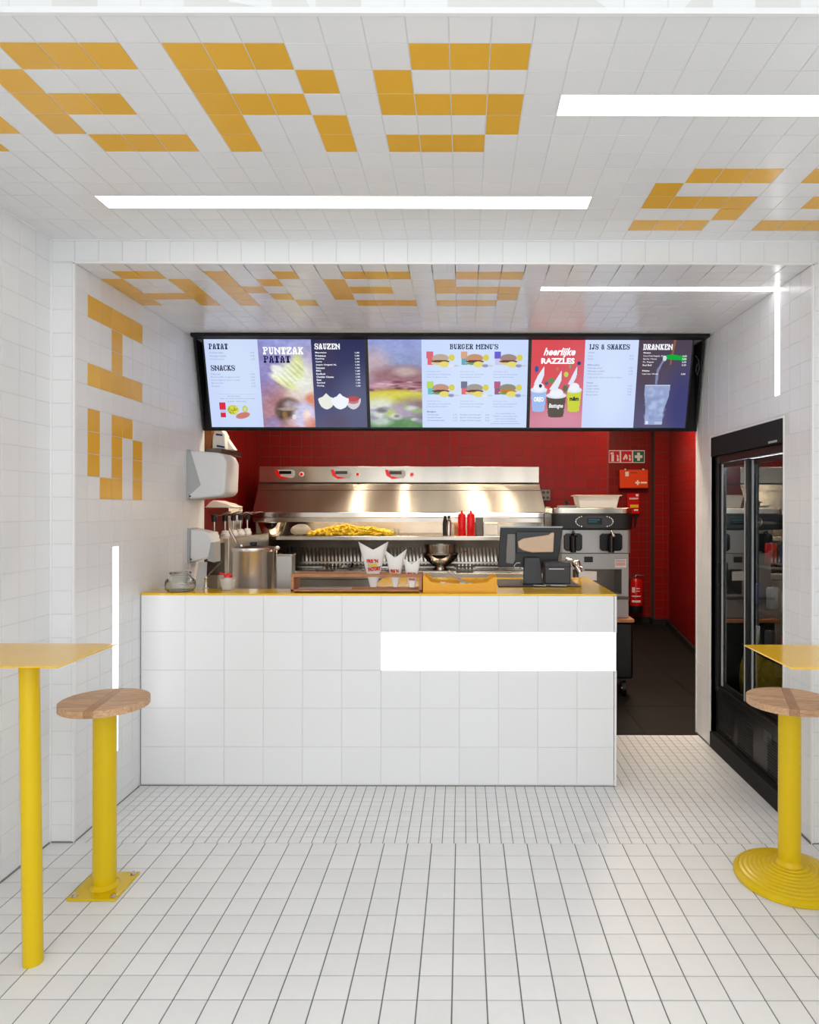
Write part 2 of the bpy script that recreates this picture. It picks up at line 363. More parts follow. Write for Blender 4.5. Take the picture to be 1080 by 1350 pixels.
# right bay wall with the cooler niche
NY0, NY1, NZ = 3.086, 3.985, 1.842
wri = MB().box(IR+T, 2.3, YP+.14, NY0, -.1, ZI+.3).box(IR+T, 2.3, NY1, YE-.001, -.1, ZI+.3).box(IR+T, 2.3, NY0, NY1, NZ+.004, ZI+.3).box(2.22, 2.3, NY0, NY1, -.1, NZ+.004)
wri = struct('wall_right_inner', wri, 'grout', 'white tiled bay wall around the drinks cooler')
tiled(wri, (IR, 0, 0), (0,1,0), (0,0,1), (-1,0,0), yin, zl, .0030, T, 'white_tile',
      skip=lambda i, j, u, v: NY0-.03 < u < NY1+.02 and v < NZ+.03, cap=300)
part = []
tiled(wri, (IR, 0, 0), (0,1,0), (0,0,1), (-1,0,0), [NY0-.056, NY0-.006], [z for z in zl if z < NZ], .0030, T, 'white_tile', cap=40)
tiled(wri, (IR, 0, 0), (0,1,0), (0,0,1), (-1,0,0), [NY0-.05+.1*k for k in range(11)], [NZ+.008, 1.858+.0], .0030, T, 'white_tile', cap=40)
struct('trim_4', MB().box(IR-.003, IR+.04, NY1, NY1+.018, 0, NZ+.008).box(IR-.003, IR+.04, NY0-.008, NY0, 0, NZ+.008).box(IR-.003, IR+.04, NY0, NY1, NZ, NZ+.008), 'trim', 'white profile framing the cooler niche')
# end edges
struct('trim_5', MB().box(IL-.004, IL+.004, YE-.014, YE-.001, 0, ZI).box(IR-.004, IR+.004, YE-.014, YE-.001, 0, ZI), 'trim', 'white end profile of the bay walls')
struct('baseboard_left', MB().box(XL, XL+.004, YF, YP, 0, .006).box(XL, IL, YP-.004, YP, 0, .006).box(IL, IL+.004, YP, 3.4, 0, .004), 'mgrey', 'grey joint at the foot of the white walls')
struct('baseboard_right', MB().box(IR-.004, IR, YP, NY0, 0, .006).box(IR-.004, IR, NY1, YE, 0, .006).box(IR, XR, YP-.004, YP, 0, .004), 'mgrey', 'grey joint at the foot of the right walls')
# light lines of the bay
r = thing('wall_light', 'vertical light line on the left bay wall behind the stool', 'light', (IL, 3.158, .261))
MB().box(IL-.003, IL+.0015, 3.140, 3.190, .261, 1.234).build('diffuser', 'light', r)
MB().box(IL-.003, IL+.001, 3.137, 3.140, .258, 1.237).box(IL-.003, IL+.001, 3.190, 3.193, .258, 1.237).build('frame', 'trim', r)
r = thing('corner_light', 'bent light line crossing the bay ceiling and running down the right wall', 'light', (IR, 3.15, ZI))
MB().box(colX[21], IR-.0015, 3.13, 3.18, ZI-.0015, ZI+.003).build('diffuser', 'light', r)
MB().box(IR-.0015, IR+.003, 3.125, 3.168, 1.955, ZI-.0015).build('diffuser', 'light', r)

# ------------------------------------------------------------------ kitchen shell
def red_wall(name, p0, p1, z1, lab, box, n, cap=300, z0=0.0, e0=0.1, e1=0.1):
    p0, p1 = Vector(p0), Vector(p1); U = (p1-p0); Lg = U.length; U.normalize(); N = Vector(n).normalized()
    b = MB(); a = p0-N*T-U*e0; e = p0-N*T+U*(Lg+e1)
    b.ext([a, e, e-N*.1, a-N*.1], (0, 0, z1)); w = struct(name, b, 'red_grout', lab)
    tiled(w, p0, U, (0,0,1), N, rng(0, Lg, .1), rng(z0, z1, .1), .004, T, 'red_tile', box=box, cap=cap)
    return w
ZK = 2.7
red_wall('wall_kitchen_back', (-1.935, 6.33, 0), (1.38, 6.33, 0), ZK, 'dark red tiled kitchen wall above the fryer hood', (330, 810, 566, 680), (0, -1, 0), e1=0)
red_wall('wall_kitchen_left', (-1.935, 6.33, 0), (-1.935, 4.245, 0), ZK, 'red tiled kitchen side wall by the sauce pumps', (262, 345, 566, 720), (1, 0, 0), e1=0)
red_wall('wall_corridor_left', (1.38, 8.3, 0), (1.38, 6.33, 0), ZK, 'red tiled return wall hidden behind the machine', (0, 1, 0, 1), (1, 0, 0), 1, e1=-.004)
red_wall('wall_corridor_back', (1.38, 8.3, 0), (2.33, 8.3, 0), ZK, 'red tiled wall carrying the first aid box', (795, 870, 566, 830), (0, -1, 0))
red_wall('wall_corridor_pillar', (2.33, 8.13, 0), (2.504, 8.13, 0), ZK, 'narrow red tiled pillar in the far corner', (855, 890, 566, 830), (0, -1, 0), e0=0)
struct('wall_corridor_reveal', MB().box(2.3302, 2.42, 8.1325, 8.2985, 0, ZK), 'red_grout', 'red side face of the corridor pillar')
dv = Vector((1.957-2.504, 4.3-8.13, 0)).normalized()
red_wall('wall_corridor_right', (2.504, 8.13, 0), (1.957-.008, 4.245, 0), ZK, 'red tiled angled wall on the right of the kitchen', (878, 925, 566, 870), (dv.y, -dv.x, 0), e1=0)
struct('ceiling_kitchen', MB().box(-2.1, 2.9, YE+.05, 8.5, ZK, ZK+.1), 'plaster', 'white kitchen ceiling')
bb = MB().box(1.39, 2.33, 8.27, 8.295, 0, .07).box(2.305, 2.33, 8.1, 8.27, 0, .07).box(2.33, 2.5, 8.1, 8.125, 0, .07)
n2 = Vector((dv.y, -dv.x, 0)); q = Vector((2.49, 8.1, 0)); bb.ext([q+n2*.002, q+dv*3.8+n2*.002, q+dv*3.8+n2*.03, q+n2*.03], (0, 0, .07))
struct('baseboard_kitchen', bb, 'black_matte', 'black skirting along the red corridor walls')
kl = [(-1.12, 5.1, .05, .6, 'first'), (-.62, 5.1, .04, .6, 'second'), (.13, 5.1, .09, .6, 'third'), (.46, 5.1, .04, .6, 'fourth'), (-1.65, 4.55, 1.2, .22, 'added left transverse'), (.2, 4.40, 1.1, .22, 'added right transverse'), (1.5, 5.6, .45, 1.4, 'added corridor')]  # all unseen; narrow ones follow the hood streaks, others added to brighten
for x0, y0, w_, d_, nm in kl:
    x1, y1 = x0+w_, y0+d_
    r = thing('kitchen_ceiling_light', nm+' unseen warm ceiling lamp of the kitchen, above the fryer side', 'light', (x0, y0, ZK), 'kitchen ceiling lamps')
    MB().box(x0, x1, y0, y1, ZK-.012, ZK-.001).build('diffuser', 'klamp', r)
    MB().box(x0-.02, x1+.02, y0-.02, y0, ZK-.015, ZK).box(x0-.02, x1+.02, y1, y1+.02, ZK-.015, ZK).box(x0-.02, x0, y0, y1, ZK-.015, ZK).box(x1, x1+.02, y0, y1, ZK-.015, ZK).build('frame', 'trim', r)

M['kpanel'] = emat('kitchen_fill_panel', (255, 244, 226), 0.9)  # unseen soft panels added so the hood reflects a brighter ceiling
for x0, x1, nm in ((-.52, .08, 'added fill light panel over the middle of the fryer'), (.56, .95, 'added fill light panel over the right end of the fryer')):
    r = thing('kitchen_fill_light', nm, 'light', (x0, 5.1, ZK), 'added kitchen fill panels')
    MB().box(x0, x1, 5.1, 5.7, ZK-.010, ZK-.001).build('diffuser', 'kpanel', r)
    MB().box(x0-.02, x1+.02, 5.08, 5.1, ZK-.012, ZK).box(x0-.02, x1+.02, 5.7, 5.72, ZK-.012, ZK).box(x0-.02, x0, 5.1, 5.7, ZK-.012, ZK).box(x1, x1+.02, 5.1, 5.7, ZK-.012, ZK).build('frame', 'trim', r)

# ------------------------------------------------------------------ counter
ct = thing('counter', 'white tiled serving counter with yellow top and light panel', 'counter', (-.43, 3.41, 0))
CX0, CX1 = IL+.004, .783
MB().box(CX0, CX1-.012, 3.4118, 3.6, 0, .972).box(-.5, CX1-.012, 3.6, 4.2, 0, .972).build('body', 'grout', ct)
def lpoly(z): return [(CX0, 3.408, z), (CX1, 3.408, z), (CX1, 4.22, z), (-.5, 4.22, z), (-.5, 3.6, z), (CX0, 3.6, z)]
MB().ext(lpoly(.973), (0, 0, .010)).build('countertop', 'ytop', ct)
R = Matrix(((1,0,0),(0,0,-1),(0,1,0))).to_4x4()
cw = (CX1-.02-CX0)/12; ch = .1965
cj = [CX0+(X_(813, 3.41)-.2003*(12-k)) - CX0 for k in range(13)]; cj[0] = CX0; cj[12] = CX1-.012
zz = [Z_(y, 3.41) for y in (1034.5, 985, 934, 884, 833.5, 784)]
def counter_tile(w, h, c, rot):
    me, _, _ = tile_mesh(w, h, .0017, 'white_tile', .0008)
    o = bpy.data.objects.new('tile', me); COL.objects.link(o); o.parent = ct
    o.matrix_local = Matrix.Translation(Vector(c)-Vector(ORG[ct.name])) @ rot @ Matrix.Rotation(random.gauss(0, .003), 4, 'X') @ Matrix.Rotation(random.gauss(0, .003), 4, 'Y')
for i in range(12):
    for j in range(5):
        if j == 3 and i >= 6: continue
        counter_tile(cj[i+1]-cj[i]-.0024, zz[j+1]-zz[j]-.0024, ((cj[i]+cj[i+1])/2, 3.41, (zz[j]+zz[j+1])/2), R)
MB().box(cj[6]+.001, cj[12]+.010, 3.4085, 3.4115, zz[3]+.001, zz[4]-.001).build('light_panel', 'cpanel', ct)
R2 = Matrix(((0,0,1),(1,0,0),(0,1,0))).to_4x4()
for i in range(4):
    for j in range(5): counter_tile(.195, zz[j+1]-zz[j]-.003, (CX1, 3.52+.2*i, (zz[j]+zz[j+1])/2), R2)
MB().box(CX1-.010, CX1+.001, 3.4075, 3.4117, 0, zz[3]).box(CX1-.010, CX1+.001, 3.4075, 3.4117, zz[4], .9725).build('edge_trim', 'trim', ct)
MB().box(CX0, CX1-.002, 3.4075, 3.4117, 0, .004).build('base_joint', 'mgrey', ct)

# lower steel worktop behind the ledge
wt = thing('work_table', 'steel worktop behind the left half of the counter', 'table', (-1.0, 3.9, 0))
MB().box(CX0, -.52, 3.61, 4.2, .86, .90).build('top', 'steel_h', wt, bevel=.004)
MB().box(CX0, -.52, 3.63, 4.18, .25, .27).build('shelf', 'steel_h', wt)
for x in (CX0+.04, -.57):
    for y in (3.66, 4.15): MB().box(x-.02, x+.02, y-.02, y+.02, 0, .86).build('leg', 'steel', wt)
WZ = .90

# ------------------------------------------------------------------ left wall dispensers
def dispenser(lab, x1, y0, y1, z0, z1, side):
    r = thing('paper_dispenser' if side else 'soap_dispenser', lab, 'dispenser', (IL, (y0+y1)/2, z0))
    d = x1-IL
    pr = [(IL+.012, z0), (x1-.03, z0+.02), (x1-.006, z0+.045), (x1, z1-.07), (x1-.02, z1-.03), (x1-.05, z1-.014), (IL+.012, z1)]
    b = MB().ext([(x, y0+.004, z) for x, z in pr], (0, y1-y0-.008, 0)); b.build('cover', 'wplastic', r, bevel=.012)
    MB().box(IL+.001, IL+.013, y0, y1, z0-.004, z1+.004).build('backplate', 'gplastic', r)
    if side:
        MB().ext([(IL+.002, y0+.001, z1-.008), (IL+.024, y0+.001, z1-.008), (IL+.084, y0+.001, z0+.085), (IL+.024, y0+.001, z0+.03), (IL+.002, y0+.001, z0+.03)], (0, .004, 0)).build('side_panel', 'gplastic', r)
    else:
        MB().ext([(x1-.03, y0+.001, z0+.01), (x1+.005, y0+.001, z0+.0), (x1+.004, y0+.001, z1-.08), (x1-.01, y0+.001, z0+.12)], (0, .12, 0)).build('push_lever', 'gplastic', r)
    MB().cyl((IL+.022, y0+.0035, z0+.018), (IL+.022, y0-.0015, z0+.018), .005, n=10).build('lock', 'dgrey', r)
    return r
dispenser('large white paper towel dispenser on the left bay wall', -1.415, 3.975, 4.22, 1.47, 1.762, True)
dispenser('smaller white soap dispenser below the paper towel dispenser', -1.50, 3.99, 4.13, 1.093, 1.293, False)
o = MB()
pts = [(IL+.05, 4.03, 1.09), (IL+.10, 4.04, 1.09), (IL+.075, 4.035, .99), (IL+.02, 4.03, .905)]
o.ext([(IL+.045, 4.05, 1.09), (IL+.095, 4.05, 1.09), (IL+.085, 4.05, .902), (IL+.01, 4.05, .902)], (0, .004, 0))
tag(o.build('paper_sheet', 'tissue'), 'thin paper sheet hanging below the small soap dispenser', 'paper')

# jar
jx, jy = -1.49, 3.515
r = thing('glass_jar', 'round clip-lid glass jar at the left end of the yellow ledge', 'jar', (jx, jy, .983))
MB().lathe(jx, jy, [(0, .984), (.062, .984), (.074, .994), (.077, 1.01), (.075, 1.035), (.058, 1.055), (.05, 1.062), (.05, 1.07), (.046, 1.07), (.046, 1.06), (.054, 1.052), (.071, 1.034), (.073, 1.01), (.07, .997), (.06, .989), (0, .989)]).build('jar_body', 'glass', r, smooth=True)
MB().lathe(jx, jy, [(0, 1.0725), (.053, 1.0725), (.055, 1.078), (.05, 1.084), (.02, 1.088), (0, 1.088)]).build('lid', 'glass', r, smooth=True)
MB().tube([(jx+.05, jy-.02, 1.079), (jx+.075, jy-.02, 1.068), (jx+.082, jy-.015, 1.045), (jx+.078, jy-.01, 1.03)], .0018).build('clip', 'steel_pol', r)

# tap / cocktail spoon holder
tx, ty = X_(272, 3.56), 3.56
r = thing('tap', 'slim chrome tap with long angled lever at the left of the counter', 'tap', (tx, ty, .983))
MB().lathe(tx, ty, [(0, .984), (.014, .984), (.014, .99), (.009, .996), (.008, 1.035), (.011, 1.045), (.006, 1.055), (0, 1.056)], 20).build('body', 'steel_pol', r, smooth=True)
MB().tube([(tx, ty, 1.04), (tx+.02, ty, 1.07), (tx+.05, ty, 1.10), (tx+.085, ty, 1.135)], .0045).build('lever', 'steel_dk', r, smooth=True)
# clear tub with red lid
bx, by = X_(301, 3.55), 3.55
r = thing('squeeze_tub', 'small clear tub with a red cap between tap and stock pot', 'container', (bx, by, .983))
MB().lathe(bx, by, [(0, .984), (.032, .984), (.045, 1.045), (.043, 1.045), (.031, .987), (0, .987)]).build('tub', 'clearpl', r, smooth=True)
MB().lathe(bx, by, [(0, .988), (.018, .988), (.02, 1.03), (.014, 1.05), (0, 1.05)]).build('bottle', 'wplastic', r, smooth=True)
MB().lathe(bx, by, [(0, 1.0505), (.021, 1.0505), (.02, 1.064), (.008, 1.07), (0, 1.076)]).tube([(bx-.01, by, 1.062), (bx-.045, by, 1.072)], .005).build('cap', 'red_pl', r, smooth=True)

# stock pot
px_, py_ = X_(334.5, 3.86), 3.86; rp = .119; zt = Z_(722, 3.86)
r = thing('stock_pot', 'tall stainless steel stock pot behind the counter ledge', 'pot', (px_, py_, WZ))
MB().lathe(px_, py_, [(0, WZ), (rp-.008, WZ), (rp-.003, WZ+.006), (rp-.003, zt-.03), (rp+.001, zt-.024), (rp+.003, zt-.006), (rp+.003, zt), (rp-.006, zt), (rp-.006, WZ+.01), (0, WZ+.01)], 64).build('pot_body', 'steel_pot', r, smooth=True)
MB().lathe(px_, py_, [(rp-.008, zt-.002), (rp-.02, zt+.004), (.03, zt+.008), (0, zt+.009)], 48).build('lid', 'steel_dk', r, smooth=True)
MB().lathe(px_+.0, py_, [(0, zt+.009), (.018, zt+.009), (.022, zt+.02), (.02, zt+.03), (0, zt+.032)], 24).build('knob', 'black', r, smooth=True)
a = P(302.5, 697, 3.80)
o = MB().tube([a, P(309, 710, 3.82), P(316, 722, 3.84), (px_-.05, py_-.06, zt+.013)], .0065)
tag(o.build('ladle', 'steel_pol', smooth=True), 'steel ladle handle leaning out of the stock pot', 'ladle')
# square steel canister
x0, x1 = X_(364.5, 3.8), X_(385, 3.8); zt2 = Z_(733, 3.8)
r = thing('steel_canister', 'square brushed steel canister right of the stock pot', 'canister', ((x0+x1)/2, 3.84, WZ))
MB().box(x0, x1, 3.8, 3.88, WZ, zt2).build('body', 'steel_flat', r, bevel=.004)
MB().box(x0-.003, x1+.004, 3.797, 3.883, zt2, zt2+.006).build('rim', 'steel_pol', r, bevel=.002)
r = thing('steel_ladle', 'steel serving utensil with round head beside the stock pot rim', 'utensil', P(364, 735, 3.92))
MB().ball(P(365.5, 723, 3.92), .017, 1, 1, .8).build('bowl', 'steel_pol', r, smooth=True)
MB().tube([P(365, 725, 3.92), P(364.5, 740, 3.92), P(364, 776, 3.92), (P(364, 776, 3.92).x, 3.92, WZ)], .004).build('handle', 'steel_pol', r, smooth=True)

# ------------------------------------------------------------------ wooden cone rack and paper cones
ry0, ry1 = 3.445, 3.575
rx0, rx1 = X_(383.5, ry0), X_(556.5, ry0); rz0, rz1 = .983, Z_(757, ry0)
r = thing('cone_rack', 'reddish wooden rack for paper cones on the counter ledge', 'rack', ((rx0+rx1)/2, ry0, .983))
MB().box(rx0, rx1, ry0, ry1, rz0+.0055, rz0+.016).build('bottom_board', 'rackwood', r, bevel=.001)
hc = [(X_(495.5, 3.51), .028), (X_(520, 3.51), .020), (X_(544, 3.51), .024)]
MB().box(rx0, rx1, ry0, ry0+.016, rz1-.016, rz1).build('front_rail', 'rackwood', r, bevel=.001)
MB().box(rx0, rx1, ry1-.016, ry1, rz1-.016, rz1).build('back_rail', 'rackwood', r, bevel=.001)
MB().box(rx0+.02, rx0+.32, ry0+.016, ry1-.016, rz1-.010, rz1-.002).build('top_board', 'rackwood', r)
for x in (rx0, rx1-.016): MB().box(x, x+.016, ry0, ry1, rz0+.0005, rz1-.0162).build('side_board', 'rackwood', r, bevel=.001)
MB().box(rx0+.03, rx0+.31, ry0+.03, ry1-.03, rz0+.0162, rz0+.02).build('steel_plate', 'steel_flat', r)

def textmesh(body, bold=.0, shear=0.0):
    cu = bpy.data.curves.new('t', 'FONT'); cu.body = body; cu.size = 1; cu.offset = bold; cu.shear = shear; cu.resolution_u = 2
    o = bpy.data.objects.new('t', cu); me = bpy.data.meshes.new_from_object(o)
    vs = [tuple(v.co) for v in me.vertices]; fs = [tuple(p.vertices) for p in me.polygons]
    bpy.data.objects.remove(o); bpy.data.meshes.remove(me)
    return vs, fs
def put_text(mb, body, fn, u0, u1, v0, v1, bold=0.02, shear=0.0, keep=None):
    """text filling the box u0..u1, v0 (top)..v1 (bottom); fn maps (u, v) to space"""
    vs, fs = textmesh(body, bold, shear)
    if not vs: return
    xs = [v[0] for v in vs]; ys = [v[1] for v in vs]; ax, bx_, ay, by_ = min(xs), max(xs), min(ys), max(ys)
    if any(c in body for c in 'gjpqy,'): pass
    mb.add([fn(u0+(x-ax)/(bx_-ax)*(u1-u0), v1+(y-ay)/(by_-ay)*(v0-v1)) for x, y, _ in vs], fs)

SLAB = {'P': '######.,.##..##,.##..##,.#####.,.##....,.##....,####...,####...', 'A': '..###..,..###..,.##.##.,.##.##.,.#####.,.##.##.,###.###,###.###',
 'T': '#######,#.###.#,#.###.#,..###..,..###..,..###..,.#####.,.#####.', 'S': '.####.#,##...##,##....#,.####..,..#####,#....##,##...##,#.####.',
 'N': '##....##,###...##,####..##,##.##.##,##..####,##...###,###...##,###...##', 'C': '.#####,##..##,##...#,##....,##....,##...#,##..##,.####.',
 'K': '###.###,.##.##.,.####..,.###...,.####..,.##.##.,###.###,###.###', 'U': '###.###,.##..#.,.##..#.,.##..#.,.##..#.,.##..#.,.#####.,..###..',
 'Z': '#######,##..###,#..###.,..###..,.###...,###...#,###..##,#######', 'E': '#######,.##..##,.##...#,.####..,.##....,.##...#,.##..##,#######',
 'B': '######.,.##..##,.##..##,.#####.,.##..##,.##..##,.##..##,######.', 'R': '######.,.##..##,.##..##,.#####.,.####..,.##.##.,###.###,###.###',
 'G': '.#####.,##..##.,##...#.,##.....,##..###,##..##.,##..##.,.####..', 'M': '##.....##,###...###,####.####,##.###.##,##..#..##,##.....##,###...###,###...###',
 'I': '####,.##.,.##.,.##.,.##.,.##.,.##.,####', 'J': '..####,...##.,...##.,...##.,...##.,##.##.,#####.,.###..', 'H': '###.###,.##.##.,.##.##.,.#####.,.#####.,.##.##.,###.###,###.###',
 '&': '.###..,##.##.,##.##.,.###..,##.###,##.##.,##.###,.###.#', 'D': '######.,.##..##,.##..##,.##..##,.##..##,.##..##,.##..##,######.', "'": '##,##,.#,..,..,..,..,..', ' ': '....,....,....,....,....,....,....,....'}
def put_slab(mb, body, fn, u0, u1, v0, v1):
    runs = []; x = 0
    for ch in body:
        rows = SLAB[ch].split(',')
        for j, row in enumerate(rows):
            i = 0
            while i < len(row):
                if row[i] == '#':
                    k = i
                    while k < len(row) and row[k] == '#': k += 1
                    runs.append((x+i, x+k, j, j+1)); i = k
                else: i += 1
        x += len(rows[0])+1
    Wt = x-1
    for a, b, c, d in runs:
        q = [(u0+(u1-u0)*a/Wt, v0+(v1-v0)*c/8), (u0+(u1-u0)*a/Wt, v0+(v1-v0)*d/8), (u0+(u1-u0)*b/Wt, v0+(v1-v0)*d/8), (u0+(u1-u0)*b/Wt, v0+(v1-v0)*c/8)]
        mb.add([fn(*p_) for p_ in q], [(0, 1, 2, 3)])
def cone(lab, xc, yt, xw, Y, ytip_r, yn, yb, rbot, lines):
    c = X_(xc, Y); r = thing('paper_cone', lab, 'cone', (c, Y, Z_(yb, Y)), 'white paper fries cones in the rack')
    hw = xw/2/F*Y; zt = Z_(yt, Y); zb = Z_(yb, Y); zn = Z_(yn, Y)
    n = 24; vs = []; fs = []
    for layer in (0, 1):
        for k in range(n+1):
            a = math.pi*(k/n)+math.pi    # front half: left -> right through the front
            u = k/n*2-1
            zz_ = zn+(zt-zn)*abs(u)**1.25
            rr_top = hw*(1-(zt-zz_)/(zt-zb)*.72)
            ins = -.0012 if layer else 0
            vs.append((c+(rr_top+ins)*u, Y-(.35*rr_top+ins)*math.sqrt(max(0, 1-u*u)), zz_))
        for k in range(n+1):
            u = k/n*2-1; ins = -.0012 if layer else 0
            vs.append((c+(rbot+ins)*u, Y-(rbot*.8+ins)*math.sqrt(max(0, 1-u*u)), zb))
        for k in range(n+1):
            u = 1-k/n*2; zz_ = zn+(zt-zn)*abs(u)**1.25-.004
            rr_top = hw*(1-(zt-zz_)/(zt-zb)*.72); ins = -.0012 if layer else 0
            vs.append((c+(rr_top+ins)*u, Y+(.35*rr_top+ins)*math.sqrt(max(0, 1-u*u)), zz_))
        for k in range(n+1):
            u = 1-k/n*2; ins = -.0012 if layer else 0
            vs.append((c+(rbot+ins)*u, Y+(rbot*.8+ins)*math.sqrt(max(0, 1-u*u)), zb))
    m = n+1
    for layer in (0, 1):
        o_ = layer*4*m
        for k in range(n):
            fs.append((o_+k, o_+m+k, o_+m+k+1, o_+k+1)); fs.append((o_+2*m+k, o_+3*m+k, o_+3*m+k+1, o_+2*m+k+1))
    MB().add(vs, fs).build('paper', 'paper', r, smooth=True)
    for body, mt, x0, x1, y0, y1, rise in lines:
        b = MB()
        def fn(u, v):
            x = X_(u, Y); z = Z_(v-(u-x0)*rise, Y)
            rr = hw*(1-(zt-z)/(zt-zb)*.72); tt = (z-zb)/(zn-zb); rr_ = rbot+(max(0, tt))*(hw*(1-(zt-zn)/(zt-zb)*.72)-rbot)
            uu = max(-.97, min(.97, (x-c)/max(rr_, .01)))
            return (x, Y-.8*rr_*math.sqrt(1-uu*uu)-.004, z)
        put_text(b, body, fn, x0, x1, y0, y1, .07)
        b.build('lettering', mt, r)
cone('large white paper cone with red and yellow lettering, leftmost in the rack', 492.5, 714, 40, 3.535, 0, 724.5, 774, .016,
     [("FRIS 'N", 'p_red', 485, 500, 736.5, 741.5, 0), ('FOOD', 'p_yel', 486.5, 499, 742, 747, 0), ('FACTORY', 'p_red', 486.5, 503, 747.5, 753, .10)])
cone('middle sized white paper cone between the large and the small cone', 521.5, 724, 30, 3.505, 0, 735, 774, .011,
     [("FRIS 'N", 'p_red', 515.5, 526.5, 750, 754.5, 0), ('FOOD', 'p_yel', 516, 525, 755, 758.5, 0)])
cone('small white paper cone next to the yellow crate', 543.5, 735, 24, 3.478, 0, 743.5, 774, .016,
     [("FRIS 'N", 'p_red', 538, 548.5, 754, 757.5, 0), ('FOOD', 'p_red', 540, 548, 762, 765, 0)])

# ------------------------------------------------------------------ yellow crate
ky0, ky1 = 3.45, 3.62
kx0, kx1 = X_(558, ky0), X_(655.5, ky0); kz = .9835
r = thing('plastic_crate', 'amber yellow plastic crate with notched front on the counter', 'crate', ((kx0+kx1)/2, ky0, .983))
def side(y):
    w = kx1-kx0
    P2 = [(0, 0), (w, 0), (w, .081), (w-.012, .081), (w-.03, .074), (w-.05, .055), (w-.12, .048), (.10, .048), (.04, .055), (.026, .074), (.012, .086), (0, .086)]
    return [(kx0+a, y, kz+b) for a, b in P2]
MB().ext(side(ky0), (0, .006, 0)).build('front_wall', 'amber', r, bevel=.001)
MB().ext(side(ky1), (0, .006, 0)).build('back_wall', 'amber', r, bevel=.001)
MB().box(kx0, kx0+.006, ky0+.006, ky1, kz, kz+.082).build('side_wall', 'amber', r)
MB().box(kx1-.006, kx1, ky0+.006, ky1, kz, kz+.078).build('side_wall', 'amber', r)
MB().box(kx0+.006, kx1-.006, ky0+.006, ky1, kz, kz+.004).build('floor_panel', 'amber', r)
b = MB()
for k in range(3): b.box(kx0+.10+.08*k, kx0+.10+.08*k+.05, ky0-.003, ky0, kz+.008, kz+.03)
b.box(kx0, kx1, ky0-.004, ky0, kz, kz+.005); b.box(kx0, kx0+.008, ky0-.004, ky0, kz+.005, kz+.08); b.box(kx1-.008, kx1, ky0-.004, ky0, kz+.005, kz+.075)
b.build('rib', 'amber', r)
o = MB()
for k in range(7): o.box(kx0+.05+.035*k, kx0+.08+.035*k, ky0+.02+.006*(k % 3), ky0+.13, kz+.0045, kz+.03+.006*((k*2) % 3))
tag(o.build('paper_bags', 'paper', kind='stuff'), 'white paper bags packed inside the yellow crate', 'paper bags', kind='stuff')
r = thing('serving_tongs', 'pale serving tongs sticking out of the yellow crate', 'tongs', P(610, 765, 3.55))
MB().tube([P(590, 754, 3.66), P(600, 761, 3.6), P(612, 769, 3.54), (P(614, 770, 3.53).x, 3.53, kz+.035)], .0035).build('arm', 'steel_pol', r, smooth=True)
MB().tube([P(593, 752, 3.66), P(604, 761, 3.6), P(616, 769, 3.54), (P(617, 770, 3.53).x, 3.53, kz+.035)], .0035).build('arm', 'steel_pol', r, smooth=True)

# ------------------------------------------------------------------ point of sale
mt_ = MB().box(X_(657, 3.75), X_(764, 3.75), 3.70, 4.05, .9835, .989)
tag(mt_.build('counter_mat', 'dgrey', bevel=.002), 'flat dark grey mat under the till screen and printer', 'mat')
r = thing('till_screen', 'black till touchscreen seen from behind on a trapezoid foot', 'till', (X_(703, 3.9), 3.9, .989))
Yt = 3.86
c4 = [P(656.5, 748, Yt), P(735, 747, Yt), P(742.5, 694.5, Yt+.0), P(660, 694.5, Yt)]
nrm = Vector((0, .022, 0))
MB().ext(c4, nrm).build('housing', 'black', r, bevel=.004)
MB().ext([P(660.5, 695.6, Yt-.0015), P(741.5, 695.6, Yt-.0015), P(742.5, 693.8, Yt-.0015), P(659.5, 693.8, Yt-.0015)], (0, .02, 0)).build('edge_trim', 'gplastic', r)
MB().ext([P(681, 701, Yt-.03), P(681, 729, Yt-.03), P(732, 729, Yt-.03), P(729, 701, Yt-.03)], (0, .028, 0)).build('back_module', 'dgrey', r, bevel=.004)
MB().ext([P(692, 735, Yt-.05), P(712, 735, Yt-.05), Vector((X_(716, Yt-.09), Yt-.09, .9935)), Vector((X_(690.5, Yt-.09), Yt-.09, .9935))], (0, .05, 0)).build('foot', 'dgrey', r, bevel=.003)
MB().box(X_(690, Yt-.1), X_(717, Yt-.1), Yt-.10, Yt+.04, .9892, .9934).build('foot_plate', 'black', r)
MB().ext([P(669, 704, Yt-.016), P(680, 704, Yt-.016), P(680, 738, Yt-.016), P(677, 744, Yt-.016), P(667, 742, Yt-.016)], (0, .015, 0)).build('bracket', 'mgrey', r, bevel=.004)
MB().tube([P(686, 742, Yt-.04), P(681, 742, Yt-.05), P(678, 746, Yt-.05), P(680, 750, Yt-.04)], .0022).build('cable', 'wplastic', r, smooth=True)
pb = [P(683, 714, Yt-.05), P(690, 710, Yt-.05), P(700, 708.5, Yt-.05), P(724, 705, Yt-.05), P(727, 702, Yt-.05), P(731, 702, Yt-.05), P(730, 728, Yt-.05), P(702, 728.5, Yt-.05), P(690, 726, Yt-.05), P(684, 722, Yt-.05)]
MB().ext(pb, (0, .022, 0)).build('paper_sleeve', 'beige', r, bevel=.006, label='beige card sleeve wrapped over the back')
Yp = 3.72
r = thing('receipt_printer', 'compact dark grey receipt printer right of the till', 'printer', (X_(735, Yp), Yp, .989))
MB().box(X_(718.5, Yp), X_(753, Yp), Yp, Yp+.115, .996, Z_(741, Yp)).build('housing', 'dgrey', r, bevel=.008)
MB().box(X_(724, Yp), X_(744, Yp), Yp-.0015, Yp+.001, Z_(750.4, Yp), Z_(749.4, Yp)).build('paper_slot', 'wplastic', r)
